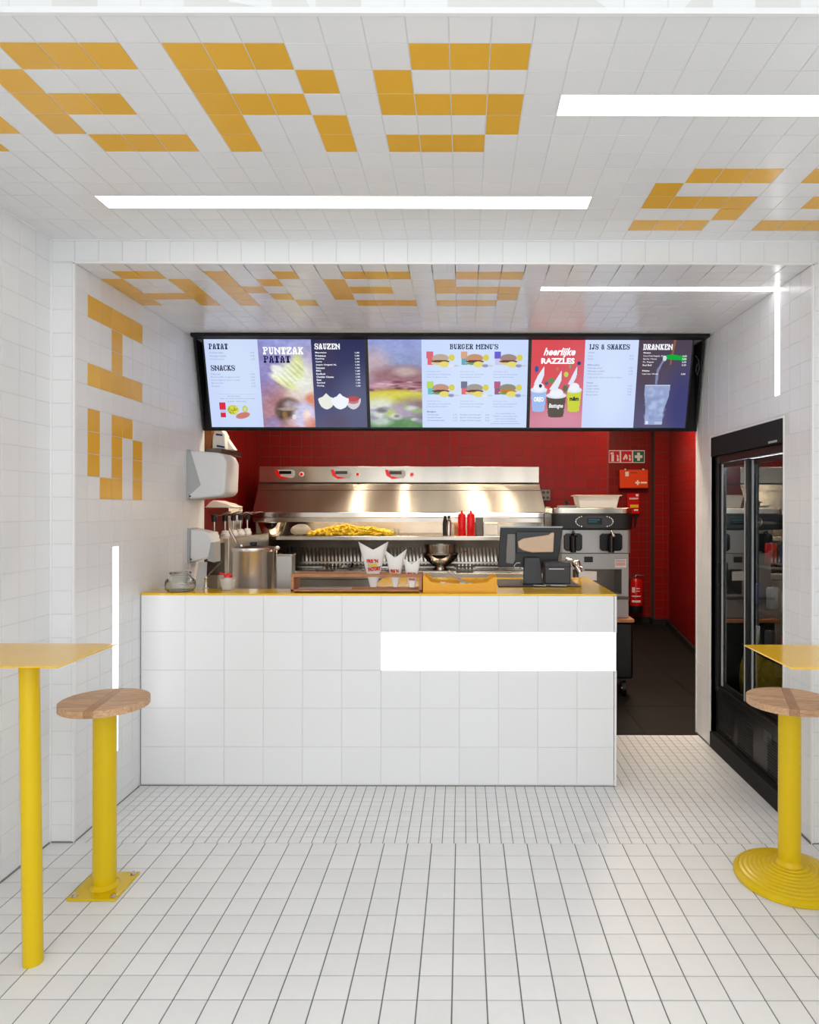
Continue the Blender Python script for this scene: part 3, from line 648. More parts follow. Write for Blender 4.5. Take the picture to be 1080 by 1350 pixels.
MB().box(X_(718, Yp), X_(752, Yp), Yp+.004, Yp+.11, .9895, .9955).build('base', 'mgrey', r)
MB().box(X_(718.2, Yp), X_(753.5, Yp), Yp-.002, Yp+.116, Z_(747.3, Yp), Z_(746.7, Yp)).build('lid_seam', 'black_matte', r)
for k, pts in enumerate(([(704, 770), (708, 774), (713, 777), (720, 778)], [(727, 769), (733, 774), (739, 777), (747, 778)], [(742, 769), (741, 773), (738, 778)])):
    o = MB().tube([(X_(a, 3.70), 3.714-.006*i, .9915) for i, (a, _) in enumerate(pts)], .0022)
    tag(o.build('cable', 'wplastic', smooth=True), ('white cable in front of the till foot', 'white cable running out from under the printer', 'short white cable lying across another by the printer')[k], 'cable', 'white cables on the mat')

# ------------------------------------------------------------------ fryer range
YB, YL = 5.75, 5.5
r = thing('fryer_range', 'wide stainless steel frying range with hood and control band', 'fryer', (-.53, 5.7, 0))
FX0, FX1 = X_(341, YB), X_(711, YB); GX0, GX1 = X_(333, YL), X_(720, YL)
zb0, zb1 = Z_(636.5, YB), Z_(615, YB)
MB().box(FX0, FX1, YB, 6.2, zb0, zb1).build('control_band', 'steel_h', r, bevel=.004)
MB().box(FX0+.01, FX1-.01, YB+.012, 6.2, zb0-.008, zb0).build('shadow_gap', 'black_matte', r)
zl0, zl1 = Z_(683, YL), Z_(675, YL)
# slanted hood
pts = [(YB+.004, zb0-.009), (YL+.012, zl1), (YL+.30, zl1), (YB+.3, zb0-.009)]
vs = [(FX0, YB+.004, zb0-.009), (FX1, YB+.004, zb0-.009), (GX1, YL+.012, zl1), (GX0, YL+.012, zl1), (FX0, 6.2, zb0-.009), (FX1, 6.2, zb0-.009), (GX1, 6.2, zl1), (GX0, 6.2, zl1)]
MB().add(vs, [(0,1,2,3),(4,7,6,5),(0,3,7,4),(1,5,6,2),(0,4,5,1),(3,2,6,7)]).build('hood', 'steel_h', r)
sm = MB()
for f in (.0, ):
    a = Vector(vs[0]).lerp(Vector(vs[3]), .24); bb_ = Vector(vs[1]).lerp(Vector(vs[2]), .24)
    n_ = Vector((0, -.7, .7))*.0015
    sm.tube([a+n_, bb_+n_], .0016, 6)
sm.build('fold_line', 'steel_dk', r)
MB().box(GX0, GX1, YL, 6.2, zl0, zl1-.001).build('ledge', 'steel_pol', r, bevel=.006)
MB().box(GX0+.004, GX1-.004, YL+.004, YL+.016, zl0-.034, zl0).build('lip', 'steel_h', r)
YI = 6.05
zs = Z_(707, 5.35)
MB().box(GX0+.005, GX1-.005, YI, YI+.02, zs-.005, zl0).build('backsplash', 'steel', r)
MB().box(GX0+.0, GX0+.012, YL+.06, YI, .92, zl0).build('side_panel', 'steel_dk', r)
MB().box(GX1-.012, GX1, YL+.06, YI, .92, zl0).build('side_panel', 'steel_h', r)
MB().box(GX0+.012, GX1-.012, 5.36, YI, zs-.035, zs).build('shelf', 'steel_h', r, bevel=.005)
DZ = .905
MB().box(GX0, GX1, 5.27, 6.2, DZ-.05, DZ).build('deck', 'steel_h', r, bevel=.004)
MB().box(GX0, GX1, 5.30, 6.2, .08, DZ-.0505).build('cabinet', 'steel', r)
MB().box(GX0+.03, GX1-.03, 5.34, 6.1, 0, .08).build('plinth', 'black_matte', r)
MB().box(GX0+.013, GX1-.013, 5.9, 5.92, DZ+.001, zs-.036).build('filter_recess', 'steel_dk', r)
# slotted grease filter: tall bright fins leaning back
b = MB(); x = GX0+.10; k = 0
while x < GX1-.03:
    zt_, zb_ = Z_(722, 5.85), Z_(744, 5.85)
    lean = -.012
    b.add([(x, 5.84, zb_), (x+.017, 5.84, zb_), (x+.017+lean, 5.87, zt_), (x+lean, 5.87, zt_), (x, 5.846, zb_), (x+.017, 5.846, zb_), (x+.017+lean, 5.876, zt_), (x+lean, 5.876, zt_)],
          [(0,1,2,3),(7,6,5,4),(0,3,7,4),(1,5,6,2),(3,2,6,7),(0,4,5,1)])
    b.cyl((x+.008, 5.835, zb_-.008), (x+.008, 5.845, zb_-.008), .006, n=8)
    x += .0325
b.build('filter_fins', 'steel_pol', r, kind='stuff')
MB().box(GX0+.013, GX1-.013, 5.82, 5.9, DZ+.03, DZ+.045).build('oil_rail', 'steel_h', r)
for k in range(4):
    xx = GX0+.14+k*.56
    fb = MB(); fb.box(xx, xx+.42, 5.34, 5.36, DZ, DZ+.012).box(xx, xx+.42, 5.72, 5.74, DZ, DZ+.012).box(xx, xx+.02, 5.36, 5.72, DZ, DZ+.012).box(xx+.40, xx+.42, 5.36, 5.72, DZ, DZ+.012)
    fr_ = fb.build('fryer_well', 'steel_pol', r)
    MB().box(xx+.021, xx+.399, 5.361, 5.719, DZ+.0005, DZ+.006).build('well_lid', 'black_gloss' if k < 2 else 'steel_h', fr_)
for k, cx in enumerate((376, 450, 521.5)):
    u = MB(); w = 13; pl = [P(cx+dx, 625+dy, YB-.006) for dx, dy in ((-13, -5.5), (10, -5.5), (13, -3), (13, 2), (10, 5.5), (-6, 5.5), (-11, 2))]
    d = u.ext(pl, (0, .006, 0)).build('thermostat', 'gplastic', r, bevel=.002)
    MB().ext([P(cx-8, 621.3, YB-.009), P(cx+8, 621.3, YB-.009), P(cx+8, 625.2, YB-.009), P(cx-8, 625.2, YB-.009)], (0, .003, 0)).build('display', 'black_gloss' if k == 0 else 'dgrey', d)
    MB().ext([P(cx-14, 619.5, YB-.008), P(cx-10, 619.5, YB-.008), P(cx-6, 628, YB-.008), P(cx+6, 630.5, YB-.008), P(cx-5, 631.5, YB-.008), P(cx-12, 627, YB-.008)], (0, .002, 0)).build('red_flash', 'red_pl', d)
    q = P(cx+21.5, 625.5, YB-.008)
    kn = MB().cyl(q, q+Vector((0, .008, 0)), .021, n=20).build('knob', 'wplastic', r, smooth=True)
    MB().cyl(q-Vector((0, .003, 0)), q+Vector((0, .0, 0)), .013, n=16).build('knob_cap', 'red_pl', kn, smooth=True)
for cx in (450, 600, 560):
    pass
r2 = thing('hood_lamp', 'warm tube lamp under the fryer hood ledge', 'lamp', (-.5, 5.545, zl0-.03))
MB().cyl((-1.5, 5.545, zl0-.017), (.5, 5.545, zl0-.017), .008, n=12).build('tube', 'hlamp', r2)
MB().box(-1.53, .53, 5.53, 5.56, zl0-.008, zl0-.001).build('batten', 'steel_h', r2)
bh = MB().tube([P(461, 755, 5.4), P(464, 748, 5.5), P(465, 744, 5.56)], .012)
bk = thing('fry_basket', 'fry basket with black handle resting on the fryer', 'basket', P(461, 756, 5.4))
bh.build('handle', 'black', bk, smooth=True)
c0 = P(461, 756, 5.4); b = MB()
for k in range(9): b.box(c0.x-.10+.025*k, c0.x-.098+.025*k, 5.42, 5.62, DZ+.013, DZ+.016)
b.box(c0.x-.10, c0.x+.102, 5.40, 5.404, DZ+.012, DZ+.03).box(c0.x-.10, c0.x+.102, 5.62, 5.624, DZ+.012, DZ+.03)
b.build('wire', 'steel_pol', bk)

# shelf contents
def P3(x, Y): return X_(x, Y)
Yb = 5.5; c = X_(359, Yb); ST = zs+.0005
r = thing('mixing_bowl', 'steel mixing bowl at the left end of the warming shelf', 'bowl', (c, Yb, ST))
MB().lathe(c, Yb, [(0, ST), (.07, ST), (.085, ST+.02), (.108, ST+.085), (.116, ST+.104), (.121, ST+.106), (.121, ST+.109), (.114, ST+.109), (.105, ST+.086), (.082, ST+.024), (.068, ST+.005), (0, ST+.004)]).build('bowl', 'steel_pol', r, smooth=True)
c = X_(397, Yb)
r = thing('bread_bag', 'clear plastic bag of round buns beside the pile of fries', 'bag', (c, Yb, ST))
b = MB()
b.ball((c, Yb, ST+.045), .052, 1.6, 1.3, .9, 24, 14)
m_ = b.build('plastic_film', 'clearpl', r, smooth=True)
b = MB().ball((c-.045, Yb, ST+.037), .036, 1.2, 1.1, 1).ball((c+.04, Yb, ST+.037), .036, 1.2, 1.1, 1)
b.build('buns', 'bread', r, smooth=True, kind='stuff')
fb = MB(); n = 0
for k in range(430):
    u = RS.rand(); xx = 410+u*106
    hgt = np.interp(xx, [410, 425, 440, 456, 472, 490, 505, 516], [2, 8, 12, 14.5, 9.5, 10.5, 7.5, 1])
    y = 709-RS.rand()*hgt; Y = 5.42+RS.rand()*.16
    p = P(xx, 709, Y); z = ST+.006+(709-y)/F*Y*(1-abs(Y-5.48)*3)
    a = RS.rand()*math.pi; d = Vector((math.cos(a), math.sin(a), RS.uniform(-.3, .3))).normalized()*RS.uniform(.022, .04)
    s_ = d.orthogonal().normalized()*.0066; t_ = d.cross(s_).normalized()*.0066
    q = Vector((p.x, Y, max(z, ST+.012)))
    c8 = [q-d-s_-t_, q-d+s_-t_, q-d+s_+t_, q-d-s_+t_, q+d-s_-t_, q+d+s_-t_, q+d+s_+t_, q+d-s_+t_]
    fb.add(c8, [(0,3,2,1),(4,5,6,7),(0,1,5,4),(1,2,6,5),(2,3,7,6),(3,0,4,7)])
tag(fb.build('fries', 'fries'), 'heap of golden fries on the steel warming shelf', 'fries', kind='stuff')
for k, x in enumerate((609, 621)):
    c = X_(x, 5.42); Yq = 5.42
    r = thing('sauce_bottle', ('left of the two red squeeze bottles on the warming shelf', 'right of the two red squeeze bottles on the warming shelf')[k], 'bottle', (c, Yq, ST), 'red squeeze bottles on the shelf')
    MB().lathe(c, Yq, [(0, ST), (.030, ST), (.0315, ST+.004), (.0315, ST+.150), (.029, ST+.158), (0, ST+.16)]).build('body', 'red_pl', r, smooth=True)
    MB().lathe(c, Yq, [(.029, ST+.158), (.029, ST+.172), (.02, ST+.178), (.01, ST+.184), (.005, ST+.205), (0, ST+.206)]).build('cap', 'red_pl', r, smooth=True)
c = X_(592, 5.46)
r = thing('shaker_bottle', 'slim steel and black bottle left of the red squeeze bottles', 'bottle', (c, 5.46, ST))
MB().lathe(c, 5.46, [(0, ST), (.019, ST), (.02, ST+.11), (.008, ST+.14), (0, ST+.14)]).build('body', 'steel_pol', r, smooth=True)
MB().lathe(c, 5.46, [(.009, ST+.138), (.011, ST+.16), (0, ST+.162)]).build('cap', 'black', r, smooth=True)
c = X_(587, 5.5)
tag(MB().lathe(c, 5.5, [(0, ST), (.02, ST), (.021, ST+.10), (.012, ST+.145), (.012, ST+.16), (0, ST+.16)]).build('dark_bottle', 'black', smooth=True), 'black bottle at the left of the bottle group on the shelf', 'bottle')
MBx = MB().box(X_(599, 5.56), X_(606, 5.56), 5.56, 5.62, ST, ST+.13)
tag(MBx.build('spice_box', 'rackwood', bevel=.002), 'small brown box behind the red squeeze bottles', 'box')
tag(MB().box(X_(627, 5.5), X_(637, 5.5), 5.5, 5.56, ST, ST+.15).build('tin', 'steel_dk', bevel=.004), 'dark steel tin right of the red squeeze bottles', 'tin')
r = thing('napkin_box', 'open pale napkin box at the right end of the shelf', 'box', (X_(648, 5.5), 5.5, ST))
b = MB(); x0, x1 = X_(638, 5.48), X_(658, 5.48)
b.box(x0, x1, 5.48, 5.484, ST, ST+.095).box(x0, x1, 5.596, 5.6, ST, ST+.12).box(x0, x0+.004, 5.484, 5.596, ST, ST+.12).box(x1-.004, x1, 5.484, 5.596, ST, ST+.12)
b.build('case', 'steel_h', r)
MB().box(x0+.012, x1-.012, 5.475, 5.478, ST+.01, ST+.085).box(x0+.008, x1-.008, 5.486, 5.59, ST, ST+.10).build('napkins', 'paper', r)
r = thing('glass_cup', 'small clear glass at the right end of the fries heap', 'glass', (X_(523, 5.45), 5.45, ST))
MB().lathe(X_(523, 5.45), 5.45, [(0, ST), (.018, ST), (.022, ST+.055), (.02, ST+.055), (.016, ST+.005), (0, ST+.005)]).build('glass', 'glass', r, smooth=True)

# steel strainer bowl on its foot
Yw = 5.43; c = X_(581, Yw)
r = thing('strainer_bowl', 'wide conical steel bowl on a round foot behind the yellow crate', 'bowl', (c, Yw, DZ))
MB().lathe(c, Yw, [(0, DZ+.001), (.055, DZ+.001), (.056, DZ+.02), (.045, DZ+.035), (.05, DZ+.04), (.10, DZ+.075), (.138, DZ+.118), (.149, DZ+.140), (.156, DZ+.143), (.156, DZ+.147), (.147, DZ+.147), (.134, DZ+.12), (.096, DZ+.08), (.04, DZ+.046), (0, DZ+.045)], 48).build('bowl', 'steel_pol', r, smooth=True)
MB().lathe(c, Yw+.02, [(.125, DZ+.125), (.135, DZ+.215), (.132, DZ+.217), (.121, DZ+.128)], 48).build('sieve_ring', 'steel', r, smooth=True)
MB().tube([(c-.062, Yw-.09, DZ+.085), (c-.068, Yw-.115, DZ+.10), (c-.062, Yw-.115, DZ+.115), (c-.05, Yw-.10, DZ+.12)], .006).build('handle', 'steel_pol', r, smooth=True)
MB().tube([(c+.10, Yw, DZ+.13), (c+.16, Yw-.01, DZ+.145), (c+.215, Yw-.02, DZ+.165)], .004).build('spoon', 'steel_pol', r, smooth=True)

# ------------------------------------------------------------------ sauce pump station on the left
r = thing('pump_station', 'steel sauce pump cabinet along the left kitchen wall', 'dispenser', (-1.72, 4.8, 0))
MB().box(-1.92, -1.53, 4.36, 5.25, .12, 1.22).build('cabinet', 'steel_h', r, bevel=.004)
MB().box(-1.90, -1.55, 4.40, 5.2, 0, .12).build('plinth', 'black_matte', r)
MB().box(-1.915, -1.56, 4.355, 4.36, .98, 1.19).build('panel', 'steel_dk', r)
for k, Y in enumerate((4.45, 4.65, 4.82, 4.97, 5.13)):
    x = -1.66
    pm = MB().lathe(x, Y, [(0, 1.221), (.03, 1.221), (.03, 1.238), (.024, 1.24), (.024, 1.256), (.015, 1.26), (0, 1.26)], 20).build('pump_collar', 'wplastic', r, smooth=True)
    MB().cyl((x, Y, 1.26), (x, Y, 1.33), .006, n=10).build('pump_rod', 'steel_pol', pm, smooth=True)
    MB().lathe(x, Y, [(.014, 1.325), (.018, 1.33), (.018, 1.36), (.026, 1.366), (.024, 1.374), (0, 1.376)], 20).build('pump_head', 'black', pm, smooth=True)
    MB().tube([(x+.01, Y, 1.368), (x+.05, Y-.01, 1.372), (x+.10, Y-.02, 1.39), (x+.12, Y-.02, 1.386)], .006).build('pump_spout', 'steel_pol', pm, smooth=True)
tag(MB().box(-1.92, -1.72, 4.90, 5.2, 1.222, 1.42).build('steel_box', 'steel_h', bevel=.004), 'steel box behind the row of sauce pumps', 'box')
cl = MB(); pts = []
for i in range(9):
    u = i/8; pts.append((-1.90+.20*u, 4.93, 1.425+.05*math.sin(math.pi*min(1, u*1.15))+.012*math.sin(9*u)))
cl.ext([(-1.91, 4.93, 1.4205)]+pts[1:]+[(-1.69, 4.93, 1.4205)], (0, .2, 0))
tag(cl.build('cloth', 'paper', bevel=.01), 'crumpled white cloth on top of the steel box', 'cloth')
r = thing('wall_tap', 'polished swivel tap on the red left kitchen wall', 'tap', (-1.93, 4.62, 1.5))
MB().tube([(-1.93, 4.62, 1.52), (-1.80, 4.60, 1.53), (-1.66, 4.58, 1.535)], .009).tube([(-1.66, 4.58, 1.535), (-1.635, 4.58, 1.55), (-1.615, 4.58, 1.545)], .013).build('spout', 'steel_pol', r, smooth=True)
MB().cyl((-1.934, 4.62, 1.52), (-1.915, 4.62, 1.52), .025, n=16).build('rosette', 'steel_pol', r, smooth=True)

# wall shelf top left with bags
SZ = 1.80
r = thing('wall_shelf', 'dark brown wall shelf high on the left red wall', 'shelf', (-1.93, 4.45, SZ))
MB().box(-1.93, -1.55, 4.27, 4.66, SZ-.03, SZ).build('board', 'steel_dk', r, bevel=.002)
for y in (4.33, 4.6): MB().ext([(-1.93, y, SZ-.03), (-1.70, y, SZ-.03), (-1.93, y, SZ-.10)], (0, .015, 0)).build('bracket', 'black_matte', r)
Ys = 4.36
tag(MB().box(X_(262, Ys), X_(278.5, Ys), Ys, Ys+.12, SZ+.0005, SZ+.17).build('cardboard_box', 'brownbox', bevel=.003), 'brown cardboard box on the high wall shelf', 'box')
r = thing('salt_bag', 'white paper bag with blue print on the high wall shelf', 'bag', (X_(287, Ys), Ys, SZ))
q = [P(279.5, 591, Ys), P(297, 594, Ys), P(296, 574, Ys), P(292, 567, Ys), P(283, 566, Ys), P(280, 576, Ys)]
for a in q[:2]: a.z = SZ+.001
MB().ext(q, (0, .09, 0)).build('bag', 'paper', r, bevel=.006)
b = MB(); b.ext([P(284.5, 572, Ys-.002), P(293, 573, Ys-.002), P(293, 575.5, Ys-.002), P(284.5, 574.5, Ys-.002)], (0, .001, 0)); b.ext([P(285.5, 587, Ys-.002), P(296, 589, Ys-.002), P(296, 591.3, Ys-.002), P(285.5, 589.6, Ys-.002)], (0, .001, 0)); b.build('blue_print', 'p_blue', r)
q = [P(297.5, 577, Ys+.05), P(309, 594, Ys+.05), P(297.5, 593, Ys+.05)]
q[1].z = q[2].z = SZ+.001
tag(MB().ext(q, (0, .07, 0)).build('paper_bag', 'paper', bevel=.004), 'folded white paper bag leaning right of the blue printed bag', 'bag')

# ------------------------------------------------------------------ ice cream machine on its cart
Yk = 5.05
def bx(x0, x1, y0, y1, Y=Yk, d=.5): return (X_(x0, Y), X_(x1, Y), Y, Y+d, Z_(y1, Y), Z_(y0, Y))
r = thing('ice_cream_machine', 'two-nozzle soft ice machine with black control band', 'machine', (X_(784, Yk), Yk, .60))
def rounded(x0, x1, y0, y1, Yc, d, rad):
    pts = []; X0, X1 = X_(x0, Yc), X_(x1, Yc)
    for cxx, a0 in ((X0+rad, 180), (X1-rad, 270)):
        for k in range(9):
            a = math.radians(a0+k*90/8); pts.append((cxx+rad*math.cos(a), Yc+rad*.55+rad*.55*math.sin(a), Z_(y1, Yc)))
    pts += [(X1, Yc+d, Z_(y1, Yc)), (X0, Yc+d, Z_(y1, Yc))]
    return MB().ext(pts, (0, 0, Z_(y0, Yc)-Z_(y1, Yc)))
rounded(728, 836, 677.3, 697.5, Yk-.04, .46, .09).build('control_band', 'black', r, bevel=.004)
rounded(729, 835, 669.5, 677, Yk-.035, .45, .09).build('top_rim', 'steel_h', r, bevel=.004)
rounded(739, 832, 698, 729, Yk, .5, .03).build('front_panel', 'steel_flat', r, bevel=.003)
x0, x1, y0, y1, z0, z1 = bx(741, 829, 729.5, 814, Yk+.02)
cxs = (X_(771, Yk+.02), X_(820, Yk+.02)); czs = (Z_(783, Yk+.02), Z_(750, Yk+.02))
lb = MB().box(x0, cxs[0], y0, y1, z0, z1).box(cxs[1], x1, y0, y1, z0, z1).box(cxs[0], cxs[1], y0, y1, czs[1], z1).box(cxs[0], cxs[1], y0, y1, z0, czs[0]).box(cxs[0], cxs[1], y0+.25, y1, czs[0], czs[1])
lb.build('lower_body', 'steel_flat', r)
MB().box(cxs[0], cxs[1], y0+.24, y0+.249, czs[0], czs[1]).build('splash_back', 'steel_dk', r)
MB().box(X_(742, Yk), X_(828, Yk), Yk-.05, Yk+.02, Z_(789, Yk), Z_(786, Yk)).build('drip_tray', 'steel_dk', r, bevel=.002)
for k, (a, b_) in enumerate(((744, 768), (791.5, 821))):
    d = MB().ext([P(a+3, 703, Yk-.03), P(b_-3, 703, Yk-.03), P(b_, 706, Yk-.03), P(b_, 723, Yk-.03), P(b_-3, 726, Yk-.03), P(a+3, 726, Yk-.03), P(a, 723, Yk-.03), P(a, 706, Yk-.03)], (0, .03, 0)).build('nozzle_block', 'black_gloss', r, bevel=.004)
    m_ = (a+b_)/2
    cc = P(m_, 714, Yk-.05)
    MB().cyl((cc.x, cc.y, Z_(728, Yk-.05)), (cc.x, cc.y, Z_(706, Yk-.05)), .022, n=16).build('nozzle', 'black_gloss', d, smooth=True)
    MB().tube([P(m_, 702, Yk-.03), P(m_, 700, Yk-.07), P(m_+2, 704, Yk-.10)], .008).ball(P(m_+3, 706, Yk-.105), .013).build('draw_lever', 'steel_pol' if k else 'black', d, smooth=True)
YD = Yk-.043
pn = []
for k in range(28):
    a = 2*math.pi*k/28; pn.append(P(784+26*(abs(math.cos(a))**.8)*(1 if math.cos(a) > 0 else -1), 687.5+8.2*math.sin(a), YD))
dp = MB().ext(pn[::-1], (0, .003, 0)).build('control_oval', 'dgrey', r)
b = MB()
for sx in (-1, 1):
    for k in range(9):
        a = math.radians(-70+k*140/8); q = P(784+sx*(13+11.5*math.cos(a)), 687.5+7*math.sin(a), YD-.002); b.ball(q, .0055, 1, .5, 1, 8, 6)
b.build('buttons', 'steel_pol', dp, smooth=True)
MB().ext([P(774, 683, YD-.002), P(774, 691, YD-.002), P(794, 691, YD-.002), P(794, 683, YD-.002)], (0, .002, 0)).build('display', 'black_gloss', dp)
b = MB(); put_text(b, '-18 C', lambda u, v: P(u, v, YD-.003), 776, 785, 684.5, 687.5, .01); put_text(b, 'READY', lambda u, v: P(u, v, YD-.003), 786.5, 792, 684.5, 687, .01)
b = MB().ext([P(776, 684.5, YD-.003), P(776, 685.6, YD-.003), P(791, 685.6, YD-.003), P(791, 684.5, YD-.003)], (0, .001, 0)).ext([P(776, 687.2, YD-.003), P(776, 688, YD-.003), P(788, 688, YD-.003), P(788, 687.2, YD-.003)], (0, .001, 0))
b.build('display_text', 'lcd', dp)
MB().ext([P(770.5, 733.5, Yk+.017), P(770.5, 741, Yk+.017), P(782, 741, Yk+.017), P(782, 733.5, Yk+.017)], (0, .003, 0)).build('socket', 'black', r)
MB().ext([P(811, 737, Yk+.017), P(811, 748, Yk+.017), P(826, 748, Yk+.017), P(826, 737, Yk+.017)], (0, .0025, 0)).build('sticker', 'paper', r)
b = MB()
for yy in (739, 741.5, 744): b.ext([P(812, yy, Yk+.016), P(812, yy+.8, Yk+.016), P(825, yy+.8, Yk+.016), P(825, yy, Yk+.016)], (0, .0005, 0))
b.build('sticker_print', 'p_red', r)
MB().ext([P(761, 752, Yk-.01), P(761, 764, Yk-.01), P(787, 765, Yk-.01), P(787, 753, Yk-.01)], (0, .002, 0)).build('paper_note', 'paper', r)
MB().box(X_(742, Yk), X_(762, Yk), Yk+.05, Yk+.3, Z_(669, Yk), Z_(666, Yk)).build('hopper_lid', 'mgrey', r, bevel=.002)
q = P(747, 665.5, Yk+.12); MB().lathe(q.x, q.y, [(0, q.z-.004), (.012, q.z-.004), (.010, q.z+.015), (.024, q.z+.02), (.022, q.z+.03), (0, q.z+.03)], 16).build('hopper_knob', 'black', r, smooth=True)
# cart
r = thing('machine_cart', 'black trolley on castors carrying the ice cream machine', 'cart', (X_(784, Yk), Yk, 0))
ctz = Z_(814, Yk+.02)-.001
MB().box(X_(735, Yk), X_(836, Yk-.03), Yk-.05, Yk+.55, ctz-.025, ctz).build('tray', 'rackwood', r, bevel=.003)
MB().box(X_(738, Yk), X_(835, Yk), Yk-.02, Yk+.52, .13, ctz-.026).build('cabinet', 'black', r, bevel=.02)
for x in (X_(823, Yk), X_(750, Yk)):
    for y in (Yk+.02, Yk+.44):
        w_ = MB().cyl((x-.014, y, .056), (x+.014, y, .056), .055, n=24).build('castor', 'black', r, smooth=True)
        MB().cyl((x-.018, y, .056), (x+.018, y, .056), .018, n=16).box(x-.02, x-.016, y-.015, y+.015, .05, .129).box(x+.016, x+.02, y-.015, y+.015, .05, .129).build('castor_fork', 'steel_pol', w_)
# tray on the machine
Yt2 = Yk+.1; z0 = Z_(669.3, Yk-.035)+.0005; zt_ = z0+.095
r = thing('plastic_tray', 'white foil-lined tray standing on the ice cream machine', 'tray', (X_(789, Yt2), Yt2, z0))
xa, xb = X_(765, Yt2), X_(813, Yt2)
def ring(x0, x1, y0, y1, z): return [(x0, y0, z), (x1, y0, z), (x1, y1, z), (x0, y1, z)]
vs = ring(xa, xb, Yt2, Yt2+.2, z0)+ring(xa-.02, xb+.02, Yt2-.02, Yt2+.22, zt_)+ring(xa-.015, xb+.015, Yt2-.015, Yt2+.215, zt_)+ring(xa+.004, xb-.004, Yt2+.004, Yt2+.196, z0+.004)
fs = [(3,2,1,0)]
for a in (0, 4, 8):
    fs += [(a+i, a+(i+1)%4, a+4+(i+1)%4, a+4+i) for i in range(4)]
fs.append((12, 13, 14, 15))
MB().add(vs, fs).build('tray', 'paper', r, bevel=.004)
MB().box(xa-.035, xb+.035, Yt2-.03, Yt2-.02, zt_-.004, zt_+.004).box(xa-.035, xb+.035, Yt2+.22, Yt2+.23, zt_-.004, zt_+.004).box(xa-.035, xa-.02, Yt2-.02, Yt2+.22, zt_-.004, zt_+.004).box(xb+.02, xb+.035, Yt2-.02, Yt2+.22, zt_-.004, zt_+.004).build('rim', 'beige', r, bevel=.002)
b = MB()
for k in range(5): b.ball((xa+.03+.048*k, Yt2+.1, zt_-.016), .03, 1, 1.6, .6)
b.build('cups', 'wplastic', r, smooth=True)
# steel side cabinet and metal parts left of the machine
tag(MB().box(.69, .735, 5.62, 5.95, 0, Z_(668, 5.62)).build('steel_cabinet', 'steel_h', bevel=.003), 'narrow steel cabinet between fryer range and ice cream machine', 'cabinet')
r = thing('milkshake_mixer', 'polished metal mixer head behind the receipt printer', 'mixer', (X_(760, 4.5), 4.5, DZ))
q = P(760, 743, 4.6)
MB().ball(q, .03, 1, 1, 1.0).cyl(q+Vector((0, -.02, -.02)), q+Vector((.02, -.03, -.06)), .02, n=16).tube([q+Vector((-.07, 0, .03)), q+Vector((-.03, 0, .02)), q+Vector((.04, 0, -.03))], .012).build('head', 'steel_pol', r, smooth=True)
MB().cyl((q.x, 4.62, q.z-.04), (q.x, 4.62, 0.003), .02, n=16).cyl((q.x, 4.62, 0.0), (q.x, 4.62, .012), .11, n=24).build('stand', 'steel_dk', r, smooth=True)
# wall sockets
r = thing('socket_block', 'grey four-way socket block on the red back wall', 'socket', P(719, 652, 6.325))
MB().ext([P(713.5, 645.5, 6.285), P(713.5, 659.5, 6.285), P(725.5, 659.5, 6.285), P(725.5, 645.5, 6.285)], (0, .038, 0)).build('housing', 'mgrey', r, bevel=.003)
for a in (716.8, 722.3):
    for c_ in (649, 656):
        q = P(a, c_, 6.285); MB().cyl(q-Vector((0, .002, 0)), q, .014, n=14).build('socket', 'dgrey', r)
# ------------------------------------------------------------------ corridor wall fittings
YW = 8.292
def card(mb, pts, Y, t=.003): return mb.ext([P(a, b, Y) for a, b in pts][::-1], (0, t, 0))
r = thing('sign_strip', 'row of red fire signs and green first aid sign on the red wall', 'sign', P(827, 601, YW))
card(MB(), [(802.5, 593.2), (850, 593.2), (850, 609.8), (802.5, 609.8)], YW-.006, .005).build('backing', 'p_white', r)
for k, (a, b_, mt) in enumerate(((803.3, 817, 'p_red'), (819, 833.2, 'p_red'), (835, 849.2, 'p_green'))):
    card(MB(), [(a, 594.3), (b_, 594.3), (b_, 608.8), (a, 608.8)], YW-.008, .002).build('panel', mt, r)
b = MB()
card(b, [(806, 599), (809.5, 599), (809.5, 608), (806, 608)], YW-.010, .002); card(b, [(804.8, 596.5), (809, 595.8), (809, 598.5), (804.8, 598.5)], YW-.010, .002)
card(b, [(813, 599), (815.5, 600.5), (815, 603), (816, 605), (815.5, 608), (813, 607), (814, 603)], YW-.010, .002)
card(b, [(821, 605), (823.5, 600), (825, 598), (827, 600), (827.5, 604), (826, 606), (825, 602), (823.5, 606)], YW-.010, .002)
card(b, [(829, 599), (831.5, 600), (831, 603), (832, 605), (831, 607.5), (829, 606), (830, 603)], YW-.010, .002)
card(b, [(837, 599.8), (847, 599.8), (847, 603.4), (837, 603.4)], YW-.010, .002); card(b, [(840.2, 596.3), (843.8, 596.3), (843.8, 607), (840.2, 607)], YW-.011, .002)
b.build('pictogram', 'p_white', r)
r = thing('first_aid_box', 'orange first aid box with white cross on the red wall', 'box', P(836, 644, 8.2))
YA = 8.20
card(MB(), [(817, 618.8), (855, 618.8), (855, 643.5), (817, 643.5)], YA, YW-YA).build('case', 'orange_pl', r, bevel=.01)
card(MB(), [(823, 620.5), (854.3, 620.5), (854.3, 642.5), (823, 642.5)], YA-.004, .004).build('lid', 'orange_pl', r, bevel=.003)
b = MB(); card(b, [(837.8, 634.8), (844, 634.8), (844, 637), (837.8, 637)], YA-.006, .002); card(b, [(839.8, 632.8), (842, 632.8), (842, 639), (839.8, 639)], YA-.0065, .002)
card(b, [(845, 634.8), (853, 634.8), (853, 636.9), (845, 636.9)], YA-.006, .002); card(b, [(824.5, 621.5), (829, 621.5), (829, 627.5), (824.5, 627.5)], YA-.006, .002)
